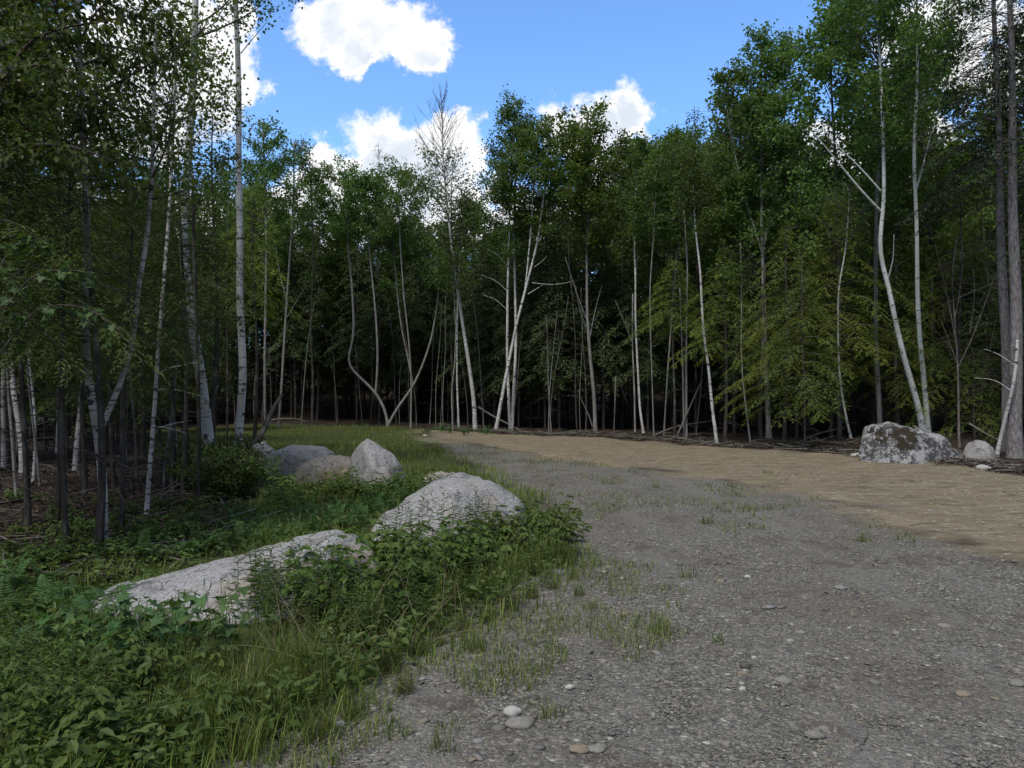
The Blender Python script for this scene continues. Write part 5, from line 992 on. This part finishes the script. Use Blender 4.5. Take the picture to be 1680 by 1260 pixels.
# ------------------------------------------------------------------ single stones and fallen wood
def stone(label, px, py, w, tint, flat=.5, seed=0, name='stone'):
    x, Y = G(px, py); s = w/F*Y; rng = np.random.RandomState(seed+int(px))
    n1 = 14; th, ph = np.meshgrid(np.linspace(0, math.pi, n1), np.linspace(0, 2*math.pi, 2*n1+1)[:-1]); v = np.stack([np.sin(th)*np.cos(ph), np.sin(th)*np.sin(ph)*.75, np.cos(th)*flat], -1).reshape(-1, 3)
    v = v*(1+.16*fbm(v*1.6+px, 3, seed))[:, None]*s/2; m = 2*n1; i = np.arange(m)[:, None]; j = np.arange(n1-1)[None, :]
    q = np.stack([i*n1+j, i*n1+j+1, ((i+1) % m)*n1+j+1, ((i+1) % m)*n1+j], -1).reshape(-1, 4)
    mb = MB(); mb.add(v, q, None, tint); o = mb.build(name, M['pebble'], loc=(x, Y, float(hgt(x, Y))+s*flat*.22)); o.rotation_euler = (0, 0, rng.uniform(-.5, .5)); tag(o, label, 'stone')
stone('pale rounded cobble lying on gravel above a flat grey stone', 841, 1178, 32, .98, .6)
stone('wide flat grey stone just below the pale cobble', 853, 1197, 46, .6, .4)
stone('dark slate stone left of the flat grey stone', 818, 1203, 24, .3, .45)
stone('blue-grey stone low in the gravel below the pale cobble', 784, 1224, 20, .9, .45)
stone('tan flat stone at the bottom right of the pale cobble', 948, 1240, 34, .78, .35)
stone('grey flat stone at the bottom picture edge right of the tan stone', 978, 1240, 28, .62, .35)
stone('white pebble in the gravel right of the pale cobble', 935, 1135, 15, 1.0, .6)
stone('pale twin stone at the gravel edge below the bramble bushes', 896, 928, 13, 1.0, .6)
stone('grey stone touching the pale twin stone at the gravel edge', 906, 931, 16, .7, .5)
stone('blue-grey slab in the middle of the gravel', 1379, 965, 22, .9, .35)
stone('pale blue stone on gravel left of the sand corner', 1262, 999, 16, .9, .4)
stone('small white stone in the upper gravel', 1227, 943, 11, 1.0, .6)
stone('white pebble at right centre of the gravel', 1218, 1137, 12, 1.0, .7)
stone('wide grey slab low on the gravel at right', 1335, 1213, 32, .55, .35)
stone('grey flat slab at the right picture edge', 1669, 1122, 30, .55, .35)
stone('tan stone near the right picture edge', 1580, 1140, 28, .79, .4)
stone('grey oval stone in the right half of the gravel', 1549, 1030, 22, .65, .4)
stone('dark lump of stone beside a stick in the gravel', 1222, 1098, 18, .05, .7)
stone('long grey stone right of the dark lump', 1285, 1122, 27, .6, .4)
stone('pale stone half buried at the sand edge by the smooth boulder', 1612, 771, 22, .98, .5)
stone('white stone at the sand edge left of the lichen boulder', 1411, 751, 26, 1.0, .35)
stone('pale stone in the grass left of the sand track start', 697, 716, 9, 1.0, .5)
stone('blue-grey stone among weeds at the bottom left', 558, 1191, 22, .9, .45)
def log(label, a, b, r, name='fallen_branch', mat='dead_wood', bend=.06, twigs=2, seed=0):
    """a, b: (px, py, Y) of the two ends"""
    rng = np.random.RandomState(seed); p0, p1 = P(*a), P(*b); s = np.linspace(0, 1, 9)[:, None]; c = p0
    p = (p1-p0)*s+np.array([0, 0, bend])*np.linalg.norm(p1-p0)*np.sin(s*math.pi)+rdir(rng, 1)[0]*.03*np.sin(s*6)
    mb = MB(); tube(mb, p, np.linspace(r, r*.5, 9), 7)
    for i in range(twigs):
        k = rng.randint(2, 7); d = unit((p1-p0)+rdir(rng, 1)[0]*np.linalg.norm(p1-p0)*.7); tube(mb, p[k]+d*.4*np.linspace(0, 1, 3)[:, None], (r*.35, r*.25, r*.1), 4)
    tag(mb.build(name, M[mat], loc=c), label, 'branch')
log('leaning broken dark trunk propped above the small round boulder', (412, 738, 18), (463, 648, 19.5), .09, 'fallen_branch', 'fir_bark', .0, 3, 1)
log('long bare pole slanting down to the slash right of the birch clump', (785, 668, 38), (880, 722, 35), .05, seed=2, twigs=0, bend=0)
log('thin stick leaning left against the two-limbed grey trunk', (972, 700, 34.5), (949, 640, 35), .035, seed=3, twigs=0, bend=0)
log('pole leaning across the pair of grey stems', (1107, 722, 29), (1152, 624, 30), .04, seed=4, twigs=0, bend=0)
log('long low fallen pole behind the slash at the sand edge', (1060, 722, 31), (1170, 690, 31), .045, seed=5)
log('fallen pale pole slanting up to the hanging hemlock', (1310, 728, 25), (1385, 702, 25), .04, seed=6)
log('pale fallen log lying along the sand edge left of the lichen boulder', (1272, 736, 24.4), (1380, 742, 23.6), .05, seed=7, bend=0)
log('arched dead branch below the hanging hemlock boughs', (1285, 645, 25), (1400, 618, 25), .025, seed=8, bend=.12, twigs=0)
log('long pole lying over the back of the lichen boulder', (1500, 700, 20.6), (1590, 757, 19.8), .04, seed=9, bend=.03)
log('thin fallen stem running down right past the smooth boulder', (1590, 695, 21), (1690, 752, 20), .035, seed=10, twigs=0, bend=0)
log('bleached fallen branch on the wood floor behind the leaning broken trunk', (440, 690, 33), (505, 692, 34), .05, seed=11)
log('pale fallen branch on the dark floor right of the slim dotted birch', (262, 818, 12.2), (300, 792, 12.6), .018, seed=12)
log('pale fallen birch log deep in the wood left of the forked birch', (60, 690, 26), (92, 688, 26), .09, seed=13, mat='shabby_birch_bark', twigs=0, bend=0)
